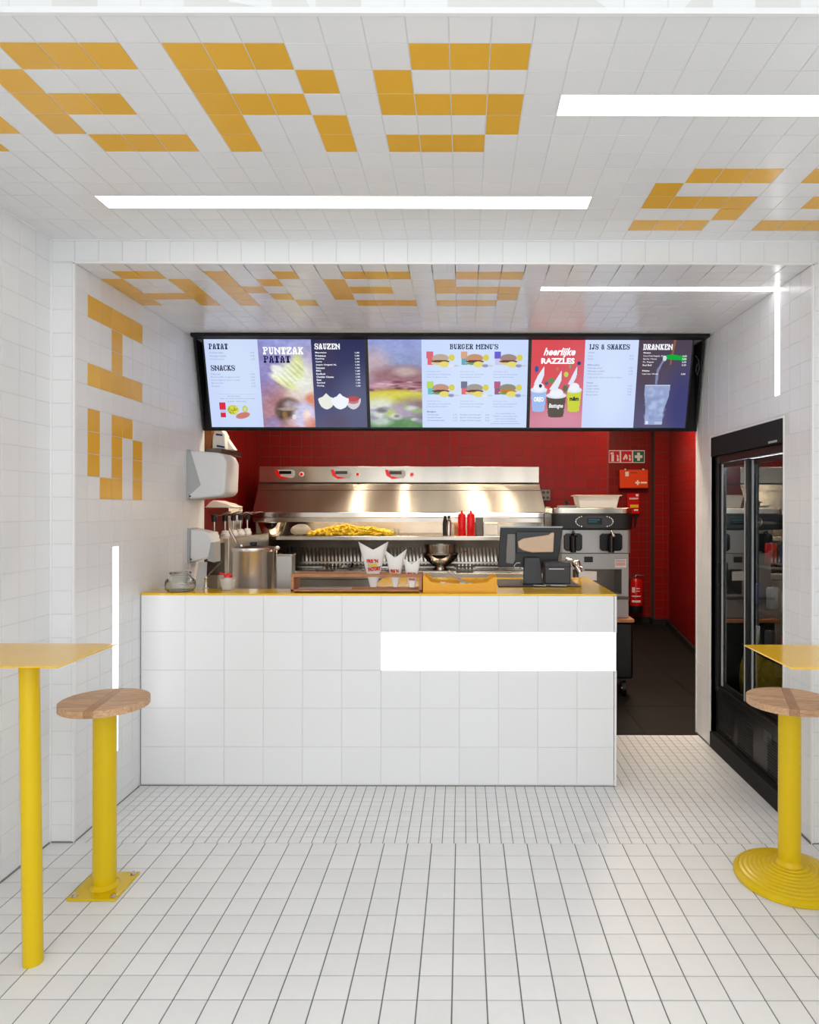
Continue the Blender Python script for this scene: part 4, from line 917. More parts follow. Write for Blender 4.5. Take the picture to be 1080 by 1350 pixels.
card(b, [(823.5, 617.6), (825.5, 617.6), (825.5, 619.2), (823.5, 619.2)], YA-.006, .004); card(b, [(847, 617.6), (849.5, 617.6), (849.5, 619.2), (847, 619.2)], YA-.006, .004)
b.build('white_print', 'p_white', r)
b = MB(); put_text(b, 'VERBANDDOOS', lambda u, v: P(u, v, YA-.006), 831, 840, 622, 623.6, .02)
b.build('lettering', 'p_black', r)
r = thing('fire_blanket', 'red fire blanket case below the first aid box', 'fire blanket', P(835, 677, 8.24))
YQ = 8.24
card(MB(), [(826.5, 650), (843.5, 650), (843.5, 677), (827.5, 677)], YQ, YW-YQ).build('case', 'red_ext', r, bevel=.005)
b = MB(); put_text(b, 'BLUSDEKEN', lambda u, v: P(u, v, YQ-.003), 830, 841.5, 655.5, 658, .03); card(b, [(838.5, 650.8), (842, 650.8), (842, 654), (838.5, 654)], YQ-.002, .002)
card(b, [(836, 671), (841.5, 671), (841.5, 673), (836, 673)], YQ-.002, .002); b.build('white_print', 'p_white', r)
b = MB(); card(b, [(831, 665), (842, 665), (842, 669), (831, 669)], YQ-.002, .002); b.build('yellow_label', 'p_yel', r)
tag(card(MB(), [(837.3, 678), (840, 678), (839, 692), (837, 693)], YQ+.01, .04).build('pull_strap', 'black', bevel=.003), 'black strap hanging under the fire blanket case', 'strap')
c = P(838.5, 780, 8.2); zb_, zt_ = Z_(806.5, 8.2), Z_(762, 8.2); rr = .086
r = thing('fire_extinguisher', 'red fire extinguisher with black foot on the far red wall', 'fire extinguisher', (c.x, 8.2, zb_))
MB().lathe(c.x, 8.2, [(rr, zb_+.085), (rr, zt_-.04), (rr*.85, zt_-.012), (rr*.4, zt_), (.02, zt_+.006), (0, zt_+.006)], 32).build('cylinder', 'red_ext', r, smooth=True)
MB().lathe(c.x, 8.2, [(0, zb_), (rr, zb_), (rr+.002, zb_+.01), (rr+.002, zb_+.085), (rr, zb_+.087)], 32).build('foot', 'black', r, smooth=True)
MB().tube([(c.x-.05, 8.16, zt_+.01), (c.x, 8.15, zt_+.045), (c.x+.09, 8.15, zt_+.035)], .008).cyl((c.x, 8.2, zt_), (c.x, 8.2, zt_+.04), .02, n=12).build('valve', 'steel_pol', r, smooth=True)
MB().tube([(c.x-.02, 8.15, zt_+.03), (c.x-.08, 8.14, zt_+.0), (c.x-.10, 8.14, zt_-.1), (c.x-.095, 8.14, zt_-.28)], .009).tube([(c.x, 8.15, zt_+.05), (c.x+.11, 8.15, zt_+.03)], .006).build('hose', 'black', r, smooth=True)
b = MB()
for a, d_, y0, y1 in ((834, 837.5, 774, 781), (834, 845, 785, 786.5), (834, 845, 791, 793.8), (839, 844, 775, 776), (839, 844, 778.5, 779.5)):
    vs = []
    for yy in (y1, y0):
        for k in range(7):
            x = X_(a+(d_-a)*k/6, 8.12); dx = max(-.95, min(.95, (x-c.x)/rr)); vs.append((x, 8.2-(rr+.0015)*math.sqrt(1-dx*dx), Z_(yy, 8.12)))
    b.add(vs, [(k, k+1, 8+k, 7+k) for k in range(6)])
b.build('label_print', 'p_white', r)
MB().box(c.x-.03, c.x+.03, 8.287, 8.297, zb_+.1, zt_-.05).build('wall_bracket', 'black', r)

# ------------------------------------------------------------------ drinks cooler in the right wall
XF = IR+.032
r = thing('drinks_cooler', 'black built-in drinks cooler with two sliding glass doors', 'cooler', (IR+.3, 3.53, 0))
a0, a1 = NY0+.002, NY1-.002
MB().box(IR-.004, XF+.05, a0, a1, 1.729, NZ-.002).build('header', 'black_matte', r, bevel=.003)
MB().box(IR-.008, XF+.04, a0, a1, .001, .094).build('plinth', 'black_matte', r, bevel=.002)
cab = MB().box(2.17, 2.2, a0, a1, .095, 1.73).box(XF+.05, 2.17, a0, a0+.03, .095, 1.73).box(XF+.05, 2.17, a1-.03, a1, .095, 1.73).box(XF+.05, 2.17, a0+.03, a1-.03, 1.70, 1.73).box(XF+.05, 2.17, a0+.03, a1-.03, .30, .335)
cab.build('cabinet', 'black_matte', r)
# door frame
zb_, zt_ = .337, 1.728
MB().box(XF-.012, XF+.05, a1-.05, a1, zb_, zt_).box(XF-.012, XF+.05, a0, a0+.04, zb_, zt_).box(XF-.012, XF+.05, a0+.04, a1-.05, zb_, zb_+.04).box(XF-.012, XF+.05, a0+.04, a1-.05, zt_-.04, zt_).build('door_frame', 'black', r, bevel=.003)
ym = 3.56
def sdoor(y0, y1, x, flip):
    d = MB().box(x, x+.02, y0, y0+.028, zb_+.042, zt_-.042).box(x, x+.02, y1-.028, y1, zb_+.042, zt_-.042).box(x, x+.02, y0+.028, y1-.028, zb_+.042, zb_+.07).box(x, x+.02, y0+.028, y1-.028, zt_-.07, zt_-.042).build('door', 'black', r, bevel=.002)
    MB().box(x+.006, x+.012, y0+.028, y1-.028, zb_+.07, zt_-.07).build('pane', 'glass_door', d)
    hy = y1-.022 if flip else y0+.012
    MB().tube([(x, hy, .97), (x-.022, hy, .98), (x-.022, hy, 1.10), (x, hy, 1.11)], .004).build('handle', 'black', d, smooth=True)
    MB().box(x-.004, x-.0005, y1-.05, y1-.03, zb_+.05, zt_-.05).box(x-.004, x-.0005, y0+.028, y0+.036, zb_+.05, zt_-.05).build('profile', 'gplastic', d)
sdoor(ym-.01, a1-.052, XF+.001, True)
sdoor(a0+.042, ym+.02, XF+.025, False)
for z in (.62, .86, 1.10, 1.34):
    b = MB().box(1.62, 1.625, a0+.04, a1-.04, z, z+.012).box(2.14, 2.145, a0+.04, a1-.04, z, z+.012)
    for k in range(30): b.box(1.625, 2.14, a0+.045+k*.0275, a0+.049+k*.0275, z+.004, z+.008)
    b.build('wire_shelf', 'steel_h', r)
MB().box(XF-.004, XF+.03, a0+.004, a1-.004, .096, .334).build('grille_panel', 'black', r)
b = MB()
for g0, g1 in ((3.72, 3.92), (3.47, 3.66), (3.15, 3.30)):
    for z in [0.12+.014*k for k in range(13)]: b.box(XF-.007, XF-.004, g0, g1, z, z+.006)
b.build('vent_slats', 'black_matte', r)
MB().box(XF-.007, XF-.004, 3.25, 3.34, .26, .32).build('thermostat_plate', 'dgrey', r)
MB().box(IR-.0055, IR-.004, 3.14, 3.23, 1.735, 1.745).build('badge', 'gplastic', r)
b = MB()
MB().box(1.56, 1.59, a0+.06, a1-.06, 1.685, 1.695).build('interior_lamp', emat('cooler_lamp', (240, 244, 255), 50), r)
for k, (y, w, h) in enumerate(((3.84, .17, .24), (3.62, .16, .22), (3.36, .17, .24), (3.20, .13, .2))):
    c = (1.72, y, .336)
    g = thing('fries_bag', ('plump yellow bag of frozen fries at the far end of the cooler floor', 'yellow fries bag behind the door mullion on the cooler floor', 'yellow fries bag right of the mullion on the cooler floor', 'nearest yellow fries bag on the cooler floor')[k], 'bag', c, 'bags of frozen fries in the cooler')
    b = MB(); nn = 20; prof = [(.001, 0), (.8, .0), (1.0, .08), (1.05, .3), (1.0, .6), (.8, .85), (.45, 1.0), (.001, 1.01)]
    vs = []
    for q_, zf in prof:
        for i in range(nn):
            a = 2*math.pi*i/nn; rr = q_*(1+.06*math.sin(3*a+k)); vs.append((c[0]+.11*rr*math.cos(a), c[1]+w/2*rr*math.sin(a), c[2]+.001+h*1.25*zf))
    fs = [(j*nn+i, j*nn+(i+1)%nn, (j+1)*nn+(i+1)%nn, (j+1)*nn+i) for j in range(len(prof)-1) for i in range(nn)]
    b.add(vs, fs).build('bag', mat('fries_bag', (222, 180, 30), .35, bump=.8, bscale=45, noise=.3, nscale=40), g, smooth=True)
cols = ['wplastic', 'red_pl', 'steel_h', 'p_blue', 'mgrey']
for k in range(14):
    z = (.633, .873, 1.113)[k % 3]; y = 3.16+(k//3)*.165+.02*(k % 2)
    if y > 3.9: continue
    x = 1.70
    g = thing('drink_can', '%s drink can on the %s cooler shelf, %s from the near side' % ((cols[k % 5].replace('wplastic', 'white').replace('red_pl', 'red').replace('steel_h', 'silver').replace('p_blue', 'blue').replace('mgrey', 'grey')), ('lowest', 'second', 'third')[k % 3], ('first', 'second', 'third', 'fourth', 'fifth')[k//3]), 'can', (x, y, z), 'drink cans in the cooler')
    MB().lathe(x, y, [(0, z), (.026, z), (.033, z+.01), (.033, z+.105), (.027, z+.118), (0, z+.118)], 20).build('can_body', cols[k % 5], g, smooth=True)
    MB().lathe(x, y, [(0, z+.1185), (.026, z+.1185), (.026, z+.121), (0, z+.119)], 20).build('can_top', 'steel_pol', g, smooth=True)

# ------------------------------------------------------------------ tables and stools
def clip(poly, f):
    out = []
    for i in range(len(poly)):
        a, b = poly[i], poly[(i+1) % len(poly)]; fa, fb_ = f(a), f(b)
        if fa >= 0: out.append(a)
        if (fa >= 0) != (fb_ >= 0):
            t = fa/(fa-fb_); out.append((a[0]+(b[0]-a[0])*t, a[1]+(b[1]-a[1])*t))
    return out
def stool_seat(root, cx, cy, z1, R_, w, ang):
    ca, sa = math.cos(ang), math.sin(ang); circ = [(R_*math.cos(2*math.pi*k/96), R_*math.sin(2*math.pi*k/96)) for k in range(96)]
    def emitp(u0, u1, v0, v1, m):
        p = clip(circ, lambda q: q[0]-u0); p = clip(p, lambda q: u1-q[0]) if p else p
        p = clip(p, lambda q: q[1]-v0) if p else p; p = clip(p, lambda q: v1-q[1]) if p else p
        if len(p) < 3: return
        pts = []
        for q in p:
            w3 = (cx+q[0]*ca-q[1]*sa, cy+q[0]*sa+q[1]*ca, z1-.026)
            if not pts or (Vector(w3)-Vector(pts[-1])).length > 1e-5: pts.append(w3)
        MB().ext(pts, (0, 0, .026+random.uniform(-.0002, .0002))).build('plank', m, root, bevel=.0008)
    g = .0004; hw = .016
    v = -R_
    while v < R_:
        v1 = min(v+w, R_)
        emitp(-R_, -hw-g, v+g, v1-g, 'oak'); emitp(hw+g, R_, v+g, v1-g, 'oak'); v = v1
    emitp(-hw, hw, -R_, R_, 'oak_cross')
# left stool
sx, sy = -1.341, 2.499; SZt = .704
r = thing('bar_stool', 'yellow pedestal bar stool with square bolted base plate, left', 'stool', (sx, sy, 0), 'yellow bar stools')
stool_seat(r, sx, sy, SZt, .155, .03, math.radians(8))
MB().lathe(sx, sy, [(0, .0085), (.0405, .0085), (.0405, SZt-.035), (0, SZt-.035)], 48).build('post', 'yellow', r, smooth=True)
MB().lathe(sx, sy, [(.0405, .022), (.048, .014), (.054, .009)], 48).build('weld_collar', 'yellow', r, smooth=True)
MB().cyl((sx, sy, SZt-.0345), (sx, sy, SZt-.0265), .07, n=40).build('seat_flange', 'yellow', r, smooth=True)
MB().box(sx-.09, sx+.088, 2.407, 2.591, .0005, .0085).build('base_plate', 'yellow', r, bevel=.001)
for dx in (-.072, .07):
    for dy in (-.072, .072):
        x, y = sx+dx, sy+dy
        bo = MB().cyl((x, y, .0086), (x, y, .011), .013, n=20).build('bolt', 'steel_pol', r, smooth=True)
        MB().cyl((x, y, .011), (x, y, .018), .0085, n=6).build('bolt_head', 'steel_pol', bo)
# right stool
sx, sy = 1.254, 2.562; SZt = .695
r = thing('bar_stool', 'yellow pedestal bar stool with round ribbed floor base, right', 'stool', (sx, sy, 0), 'yellow bar stools')
stool_seat(r, sx, sy, SZt, .155, .036, math.radians(-20))
MB().lathe(sx, sy, [(0, .06), (.0405, .06), (.0405, SZt-.035), (0, SZt-.035)], 48).build('post', 'yellow', r, smooth=True)
MB().cyl((sx, sy, SZt-.0345), (sx, sy, SZt-.0265), .07, n=40).build('seat_flange', 'yellow', r, smooth=True)
prof = [(0, .0005), (.197, .0005), (.2, .004), (.2, .016)]
nr = 9
for k in range(nr):
    ra = .198-(.198-.05)*k/nr; rb = .198-(.198-.05)*(k+1)/nr; za = .018+.045*(k/nr)**.8; zb2 = .018+.045*((k+1)/nr)**.8
    prof += [(ra, za), (ra-.003, za+.004), (rb+.004, zb2+.0005), (rb+.001, zb2-.0015)]
prof += [(.048, .066), (.042, .075), (.041, .08)]
MB().lathe(sx, sy, prof, 96).build('ribbed_base', 'yellow', r, smooth=True)
# tables
def table(lab, x0, x1, px0, px1, dirn):
    r = thing('wall_table', lab, 'table', ((px0+px1)/2, 2.085, 0), 'yellow wall tables')
    MB().box(x0, x1, 1.918, 2.245, .960, .9645).build('tabletop', 'ytop', r, bevel=.0012)
    n = 48; vs = []
    MB().cyl((px0, 2.085, .0), (px1, 2.085, .9595), .0285, n=n).build('post', 'yellow', r, smooth=True)
    MB().cyl((px1, 2.085, .955), (px1, 2.085, .9598), .05, n=32).build('flange', 'yellow', r)
table('thin yellow metal wall table on a leaning yellow post, left', XL+.001, -1.163, -1.342, -1.356, 1)
table('thin yellow metal wall table at the right edge of the picture', .944, XR-.001, 1.20, 1.21, -1)

# ------------------------------------------------------------------ menu screens
SY0, SY1, SZ0, SZ1 = 4.05, 4.19, Z_(447, 4.05), Z_(563.5, 4.19)
UT, WT = .2165*0+.9964, .976
D = Vector((0, SY1-SY0, SZ1-SZ0)); DN = Vector((0, SZ1-SZ0, -(SY1-SY0))).normalized()   # down vector and front normal
def SF(i, lift=0.0):
    x0 = -1.5786+i*UT
    def f(u, v): p = Vector((x0+u*WT, SY0, SZ0))+D*v+DN*lift; return (p.x, p.y, p.z)
    return f
def lin(c): return np.array(s2l(c))
class Pic:
    def __init__(s, W_=300, H_=168):
        s.w, s.h = W_, H_; s.u, s.v = np.meshgrid((np.arange(W_)+.5)/W_, (np.arange(H_)+.5)/H_); s.a = np.zeros((H_, W_, 3))
    def put(s, mask, c): m = np.clip(mask, 0, 1)[..., None]; s.a = s.a*(1-m)+np.array(c, float)/255*m
    def rect(s, u0, u1, v0, v1, c, a=1.0): s.put(((s.u >= u0)&(s.u <= u1)&(s.v >= v0)&(s.v <= v1))*a, c)
    def grad(s, u0, u1, c0, c1):
        m = (s.u >= u0)&(s.u <= u1); t = s.v[..., None]; g = (np.array(c0)*(1-t)+np.array(c1)*t)/255; s.a = np.where(m[..., None], g, s.a)
    def ell(s, cu, cv, ru, rv, c, a=1.0, soft=.15, clip=None, rot=0.0):
        x = (s.u-cu)*1.79; y = s.v-cv; ca, sa = math.cos(rot), math.sin(rot); X = x*ca+y*sa; Y = -x*sa+y*ca
        d = np.sqrt((X/(ru*1.79))**2+(Y/rv)**2); m = np.clip((1-d)/soft+.5, 0, 1)*a
        if clip: m = m*((s.u >= clip[0])&(s.u <= clip[1]))
        s.put(m, c)
    def poly(s, pts, c, a=1.0):
        ins = np.zeros_like(s.u, bool); n = len(pts)
        for i in range(n):
            (x1, y1), (x2, y2) = pts[i], pts[(i+1) % n]
            cnd = ((y1 > s.v) != (y2 > s.v)) & (s.u < (x2-x1)*(s.v-y1)/((y2-y1) if y2 != y1 else 1e-9)+x1); ins ^= cnd
        s.put(ins*a, c)
def texture(p, u0, u1, amp, cells=((24, 40), (60, 60), (9, 12)), streak=1.0):
    h, w = p.h, p.w
    for k, (a, b) in enumerate(cells):
        g = RS.rand(a+2, b+2); ys = np.linspace(0, a, h); xs = np.linspace(0, b, w); y0 = ys.astype(int); x0 = xs.astype(int); fy = (ys-y0)[:, None]; fx = (xs-x0)[None]
        fy = fy*fy*(3-2*fy); fx = fx*fx*(3-2*fx)
        n = g[np.ix_(y0, x0)]*(1-fy)*(1-fx)+g[np.ix_(y0+1, x0)]*fy*(1-fx)+g[np.ix_(y0, x0+1)]*(1-fy)*fx+g[np.ix_(y0+1, x0+1)]*fy*fx
        m = ((p.u >= u0)&(p.u <= u1))[..., None]
        p.a = np.clip(p.a+m*(n[..., None]-.5)*amp/255, 0, 1)
def screen_mesh(i, pic, tv):
    f = SF(i, .001); W_, H_ = pic.w, pic.h
    vs = []; 
    U, V = np.meshgrid(np.arange(W_+1)/W_, np.arange(H_+1)/H_)
    x0 = -1.5786+i*UT; n0 = DN*.001
    co = np.stack([x0+U*WT, SY0+D.y*V+n0.y, SZ0+D.z*V+n0.z], -1).reshape(-1, 3)-np.array(ORG[tv.name])
    idx = np.arange((W_+1)*(H_+1)).reshape(H_+1, W_+1)
    fc = np.stack([idx[:-1, :-1], idx[1:, :-1], idx[1:, 1:], idx[:-1, 1:]], -1).reshape(-1, 4)
    me = bpy.data.meshes.new('screen'); me.from_pydata([], [], [])
    me.vertices.add(len(co)); me.vertices.foreach_set('co', co.astype(np.float32).ravel())
    me.loops.add(fc.size); me.loops.foreach_set('vertex_index', fc.astype(np.int32).ravel())
    me.polygons.add(len(fc)); me.polygons.foreach_set('loop_start', (np.arange(len(fc))*4).astype(np.int32)); me.update(calc_edges=True)
    ca = me.color_attributes.new('picture', 'FLOAT_COLOR', 'CORNER')
    a = pic.a.reshape(-1, 3); a = np.where(a <= .04045, a/12.92, ((a+.055)/1.055)**2.4)
    col = np.ones((len(fc), 4, 4), np.float32); col[:, :, :3] = a[:, None, :]
    ca.data.foreach_set('color', col.ravel())
    me.materials.append(M['screen'])
    o = bpy.data.objects.new('screen', me); COL.objects.link(o); o.parent = tv; ORG[o.name] = ORG[tv.name]; return o
ms = bpy.data.materials.new('screen'); ms.use_nodes = True; nt = ms.node_tree; nt.nodes.clear()
at = nt.nodes.new('ShaderNodeAttribute'); at.attribute_name = 'picture'; e = nt.nodes.new('ShaderNodeEmission'); oo = nt.nodes.new('ShaderNodeOutputMaterial')
e.inputs[1].default_value = .88; nt.links.new(at.outputs['Color'], e.inputs[0]); nt.links.new(e.outputs[0], oo.inputs[0]); M['screen'] = ms

hs_ = MB().box(IL+.004, IR-.004, 4.224, 4.239, Z_(567.5, 4.2), ZI-.002).box(IL+.03, IR-.02, 3.955, 4.035, ZI-.02, ZI-.002)
for xa_ in (-1.64, 1.455):
    hs_.ext([(xa_, 4.055, SZ0), (xa_, 4.20, SZ1-.02), (xa_, 4.20, SZ0)], (.012, 0, 0))
tag(hs_.build('screen_mount', 'black_matte'), 'black housing behind and above the three menu screens', 'mount')

pics = []
p = Pic(); Wc = (206, 222, 250)
p.grad(0, .335, (200, 212, 246), (198, 214, 250)); p.ell(.2, .4, .14, .5, (210, 226, 246), .6, 1.0, (0, .335))
p.rect(.05, .31, .62, .625, (180, 190, 220), .6)
p.rect(.06, .10, .715, .80, (214, 50, 70)); p.rect(.065, .10, .80, .835, (190, 190, 240)); p.rect(.065, .095, .835, .885, (214, 46, 60))
p.ell(.145, .80, .036, .055, (196, 204, 70)); p.ell(.15, .80, .012, .02, (200, 110, 70)); p.ell(.222, .79, .018, .04, (190, 205, 90)); p.ell(.222, .79, .009, .02, (225, 200, 215))
p.ell(.205, .865, .046, .035, (198, 126, 112), rot=-.22)
for k in range(60): p.ell(.115+RS.rand()*.06, .77+RS.rand()*.07, .004, .008, (232, 224, 90) if k % 2 else (150, 160, 40), .8, .5)
C = (.335, .668)
p.grad(.335, .668, (150, 158, 216), (168, 124, 150))
def E(u, v, a, b, c, al=1, so=.8, rot=0): p.ell(.335+u*.333, v, a*.333, b, c, al, so, C, rot)
E(.1, .6, .3, .5, (140, 132, 190), .8); E(.85, .36, .4, .3, (206, 190, 196), .45); E(.5, .8, .6, .3, (176, 126, 128), .9)
E(.55, .5, .35, .10, (120, 92, 90), .7, .8, .8); E(.75, .55, .35, .18, (238, 222, 212), .9, .8, .6); E(.8, .43, .24, .18, (226, 230, 222), .85)
E(.45, .40, .26, .06, (238, 244, 226), .95, .5, .6); E(.42, .46, .26, .05, (244, 246, 220), .95, .5, .45); E(.6, .36, .24, .10, (222, 232, 196), .9)
E(.72, .30, .10, .14, (206, 216, 130), .8); E(.5, .50, .22, .04, (228, 232, 170), .9, .5, .5); E(.35, .35, .14, .05, (236, 240, 236), .9, .6, .5)
E(.95, .68, .12, .07, (222, 140, 110), .9); E(.5, .82, .26, .16, (96, 78, 70), .95, .3); E(.55, .74, .14, .05, (190, 176, 190), .7); E(.62, .94, .22, .06, (226, 190, 200), .8)
E(.8, .86, .22, .15, (206, 204, 238), .95, .5); E(.84, .86, .08, .06, (250, 226, 214), .9); E(.95, .97, .16, .08, (226, 140, 110), .7); E(.2, .96, .14, .08, (150, 140, 190), .7)
p.grad(.668, 1, (50, 50, 88), (92, 96, 128)); p.ell(.76, .2, .05, .3, (74, 62, 84), .5, 1, (.668, 1)); p.ell(.95, .7, .12, .3, (104, 108, 134), .6, 1, (.668, 1)); p.ell(.80, .93, .08, .08, (100, 84, 108), .6, 1, (.668, 1))
for k in range(14):
    a_ = .30+.05*k; E(.38+.03*k, .50-.016*k, .17, .011, (244, 244, 220) if k % 2 else (206, 214, 170), .6, .5, .75+.03*(k % 3))
E(.5, .79, .20, .02, (176, 160, 150), .8, .6); E(.42, .86, .05, .04, (150, 110, 70), .9, .5); E(.60, .88, .04, .03, (236, 226, 220), .9, .5)
texture(p, .335, .667, 14)
for cu, rr, c, top in ((.745, .052, (232, 234, 226), 1), (.915, .05, (214, 206, 216), 0), (.832, .056, (238, 242, 250), 1)):
    m = ((p.u-cu)/rr)**2+((p.v-.665)/.125)**2 < 1; p.put(m & (p.v > .665), c)
    if top: p.poly([(cu-rr, .67), (cu-rr*.4, .645), (cu, .61), (cu+rr*.4, .645), (cu+rr, .67)], c)
    else: p.ell(cu, .672, rr*.8, .03, (190, 80, 84)); p.ell(cu, .70, rr*.7, .03, (180, 90, 96), .7)
pics.append(p)
p = Pic(); C2 = (0, .335)
p.grad(0, .335, (150, 160, 214), (140, 150, 150))
def E2(u, v, a, b, c, al=1, so=.9): p.ell(u*.333, v, a*.333, b, c, al, so, C2)
E2(.1, .3, .3, .18, (196, 172, 176), .8); E2(.6, .42, .6, .12, (150, 112, 118), .95, .7); E2(.7, .36, .22, .05, (200, 180, 176), .8); E2(.5, .52, .8, .07, (170, 120, 136), .9); E2(.3, .53, .3, .03, (206, 170, 184), .8); E2(.55, .57, .7, .03, (116, 62, 72), .9)
E2(.5, .66, .9, .10, (214, 206, 84), .95, .6); E2(.2, .76, .3, .10, (220, 226, 216), .9); E2(.9, .78, .4, .12, (136, 118, 128), .9); E2(.65, .82, .25, .10, (176, 160, 186), .9); E2(.4, .85, .1, .06, (188, 206, 120), .8)
E2(.5, .98, .9, .09, (96, 140, 92), .9, .7); E2(.2, .93, .2, .05, (206, 216, 210), .8)
for k in range(26): E2(RS.rand(), .47+RS.rand()*.11, .06+RS.rand()*.10, .006+RS.rand()*.008, [(190, 150, 160), (104, 58, 66), (214, 186, 196)][k % 3], .7)
for k in range(16): E2(RS.rand(), .74+RS.rand()*.2, .05+RS.rand()*.07, .015+RS.rand()*.02, [(226, 232, 222), (110, 100, 120), (150, 180, 120), (170, 150, 190)][k % 4], .7)
texture(p, 0, .335, 10)
p.grad(.335, 1, (200, 216, 250), (204, 220, 250)); p.ell(.66, .55, .22, .5, (214, 228, 250), .6, 1, (.335, 1))
cups = [(214, 70, 90), (210, 150, 110), (70, 60, 200), (170, 214, 60), (84, 90, 120), (170, 60, 110)]; cup2 = [(222, 60, 70), (60, 150, 170), (196, 190, 240), (60, 180, 180), (222, 70, 80), (120, 50, 90)]
for k in range(6):
    cu, cv = (.44, .655, .865)[k % 3], (.235, .57)[k//3]
    cups[k] = tuple(.75*a_+.25*215 for a_ in cups[k]); cup2[k] = tuple(.7*a_+.3*215 for a_ in cup2[k])
    p.rect(cu-.075, cu-.035, cv-.10, cv-.02, cups[k]); p.rect(cu-.07, cu-.035, cv-.02, cv+.05, cup2[k])
    p.ell(cu+.012, cv-.025, .052, .045, [(186, 170, 150), (196, 146, 116), (160, 136, 130), (190, 150, 130), (160, 156, 146), (146, 140, 120)][k]); p.ell(cu+.01, cv+.03, .056, .028, (206, 214, 222)); p.ell(cu+.012, cv+.012, .056, .016, (110, 66, 62) if k != 5 else (206, 120, 40))
    p.ell(cu, cv+.035, .045, .014, (90, 140, 70) if k in (1, 3, 5) else (214, 200, 120), .8); p.ell(cu+.035, cv+.045, .032, .034, (226, 214, 120)); p.ell(cu+.082, cv-.03, .019, .036, (214, 204, 90)); p.ell(cu+.078, cv+.06, .02, .018, (150, 150, 190) if k in (1, 2, 3, 5) else (222, 228, 240)); p.ell(cu+.11, cv+.06, .018, .008, (190, 206, 196))
p.rect(.77, .96, .81, .812, (170, 180, 210)); p.rect(.77, .96, .955, .957, (170, 180, 210)); p.rect(.77, .771, .81, .957, (170, 180, 210)); p.rect(.959, .96, .81, .957, (170, 180, 210))
pics.append(p)
p = Pic()
p.grad(0, .333, (214, 84, 92), (206, 136, 158)); p.ell(.08, .35, .16, .35, (220, 66, 70), .5, 1, (0, .333)); p.ell(.2, .9, .15, .12, (214, 150, 170), .6, 1, (0, .333))
def cup(cu, v0, v1, w, col, rim=(222, 228, 244)):
    p.poly([(cu-w, v0), (cu+w, v0), (cu+w*.78, v1), (cu-w*.78, v1)], col); p.ell(cu, v1, w*.78, .018, col); p.ell(cu, v0, w*1.05, .035, rim); p.ell(cu, v0-.03, w*.7, .05, (236, 240, 250))
cup(.053, .565, .80, .050, (158, 188, 236)); p.poly([(.02, .50), (.045, .40), (.085, .295), (.082, .40), (.06, .52)], (226, 234, 250)); p.ell(.035, .33, .012, .035, (60, 90, 160)); p.ell(.062, .52, .01, .02, (50, 50, 80)); p.ell(.10, .49, .012, .02, (90, 100, 130))
cup(.277, .565, .80, .046, (200, 210, 70)); p.poly([(.235, .50), (.262, .40), (.29, .30), (.288, .42), (.262, .51)], (222, 230, 248)); p.ell(.222, .39, .014, .03, (190, 210, 90)); p.ell(.245, .30, .006, .02, (60, 190, 110))
cup(.165, .63, .865, .062, (92, 86, 76)); p.poly([(.118, .56), (.155, .46), (.195, .34), (.195, .45), (.165, .58)], (226, 232, 246)); p.ell(.13, .46, .022, .03, (110, 140, 90)); p.ell(.22, .55, .018, .04, (110, 110, 90)); p.ell(.165, .33, .01, .02, (190, 120, 90)); p.ell(.30, .265, .012, .02, (60, 70, 130), rot=.5)
p.grad(.333, .667, (206, 220, 250), (200, 214, 248)); p.ell(.5, .6, .1, .4, (214, 228, 250), .6, 1, (.333, .667))
p.grad(.667, 1, (76, 66, 80), (92, 88, 120)); p.ell(.97, .75, .1, .4, (56, 60, 118), .7, 1, (.667, 1)); p.ell(.72, .3, .05, .3, (84, 70, 76), .6, 1, (.667, 1))
p.poly([(.885, 0), (.90, 0), (.878, .28), (.868, .28)], (150, 96, 60), .9)
p.poly([(.835, .18), (.88, .165), (.97, .19), (.97, .235), (.87, .22), (.84, .215)], (20, 170, 60)); p.poly([(.835, .19), (.85, .2), (.82, .28), (.805, .36), (.80, .50), (.785, .50), (.79, .34)], (150, 160, 200), .7); p.ell(.835, .21, .012, .03, (200, 220, 220))
g = [(.725, .505), (.885, .505), (.878, .65), (.852, .80), (.848, .965), (.738, .965), (.738, .78), (.724, .62)]
p.poly(g, (150, 164, 204))
for k in range(50):
    a_, b__ = .745+RS.rand()*.10, .56+RS.rand()*.33; p.ell(a_, b__, .012+RS.rand()*.012, .02+RS.rand()*.02, (178, 192, 226) if k % 2 else (134, 148, 192), .5, .8)
p.rect(.728, .882, .505, .515, (190, 200, 226)); p.rect(.745, .76, .925, .96, (226, 234, 250), .9); p.rect(.80, .85, .93, .96, (190, 200, 226), .8)
pics.append(p)
labs = ['left menu screen listing patat, snacks and sauzen', 'middle menu screen headed burger menus', 'right menu screen with red razzles picture and dranken']
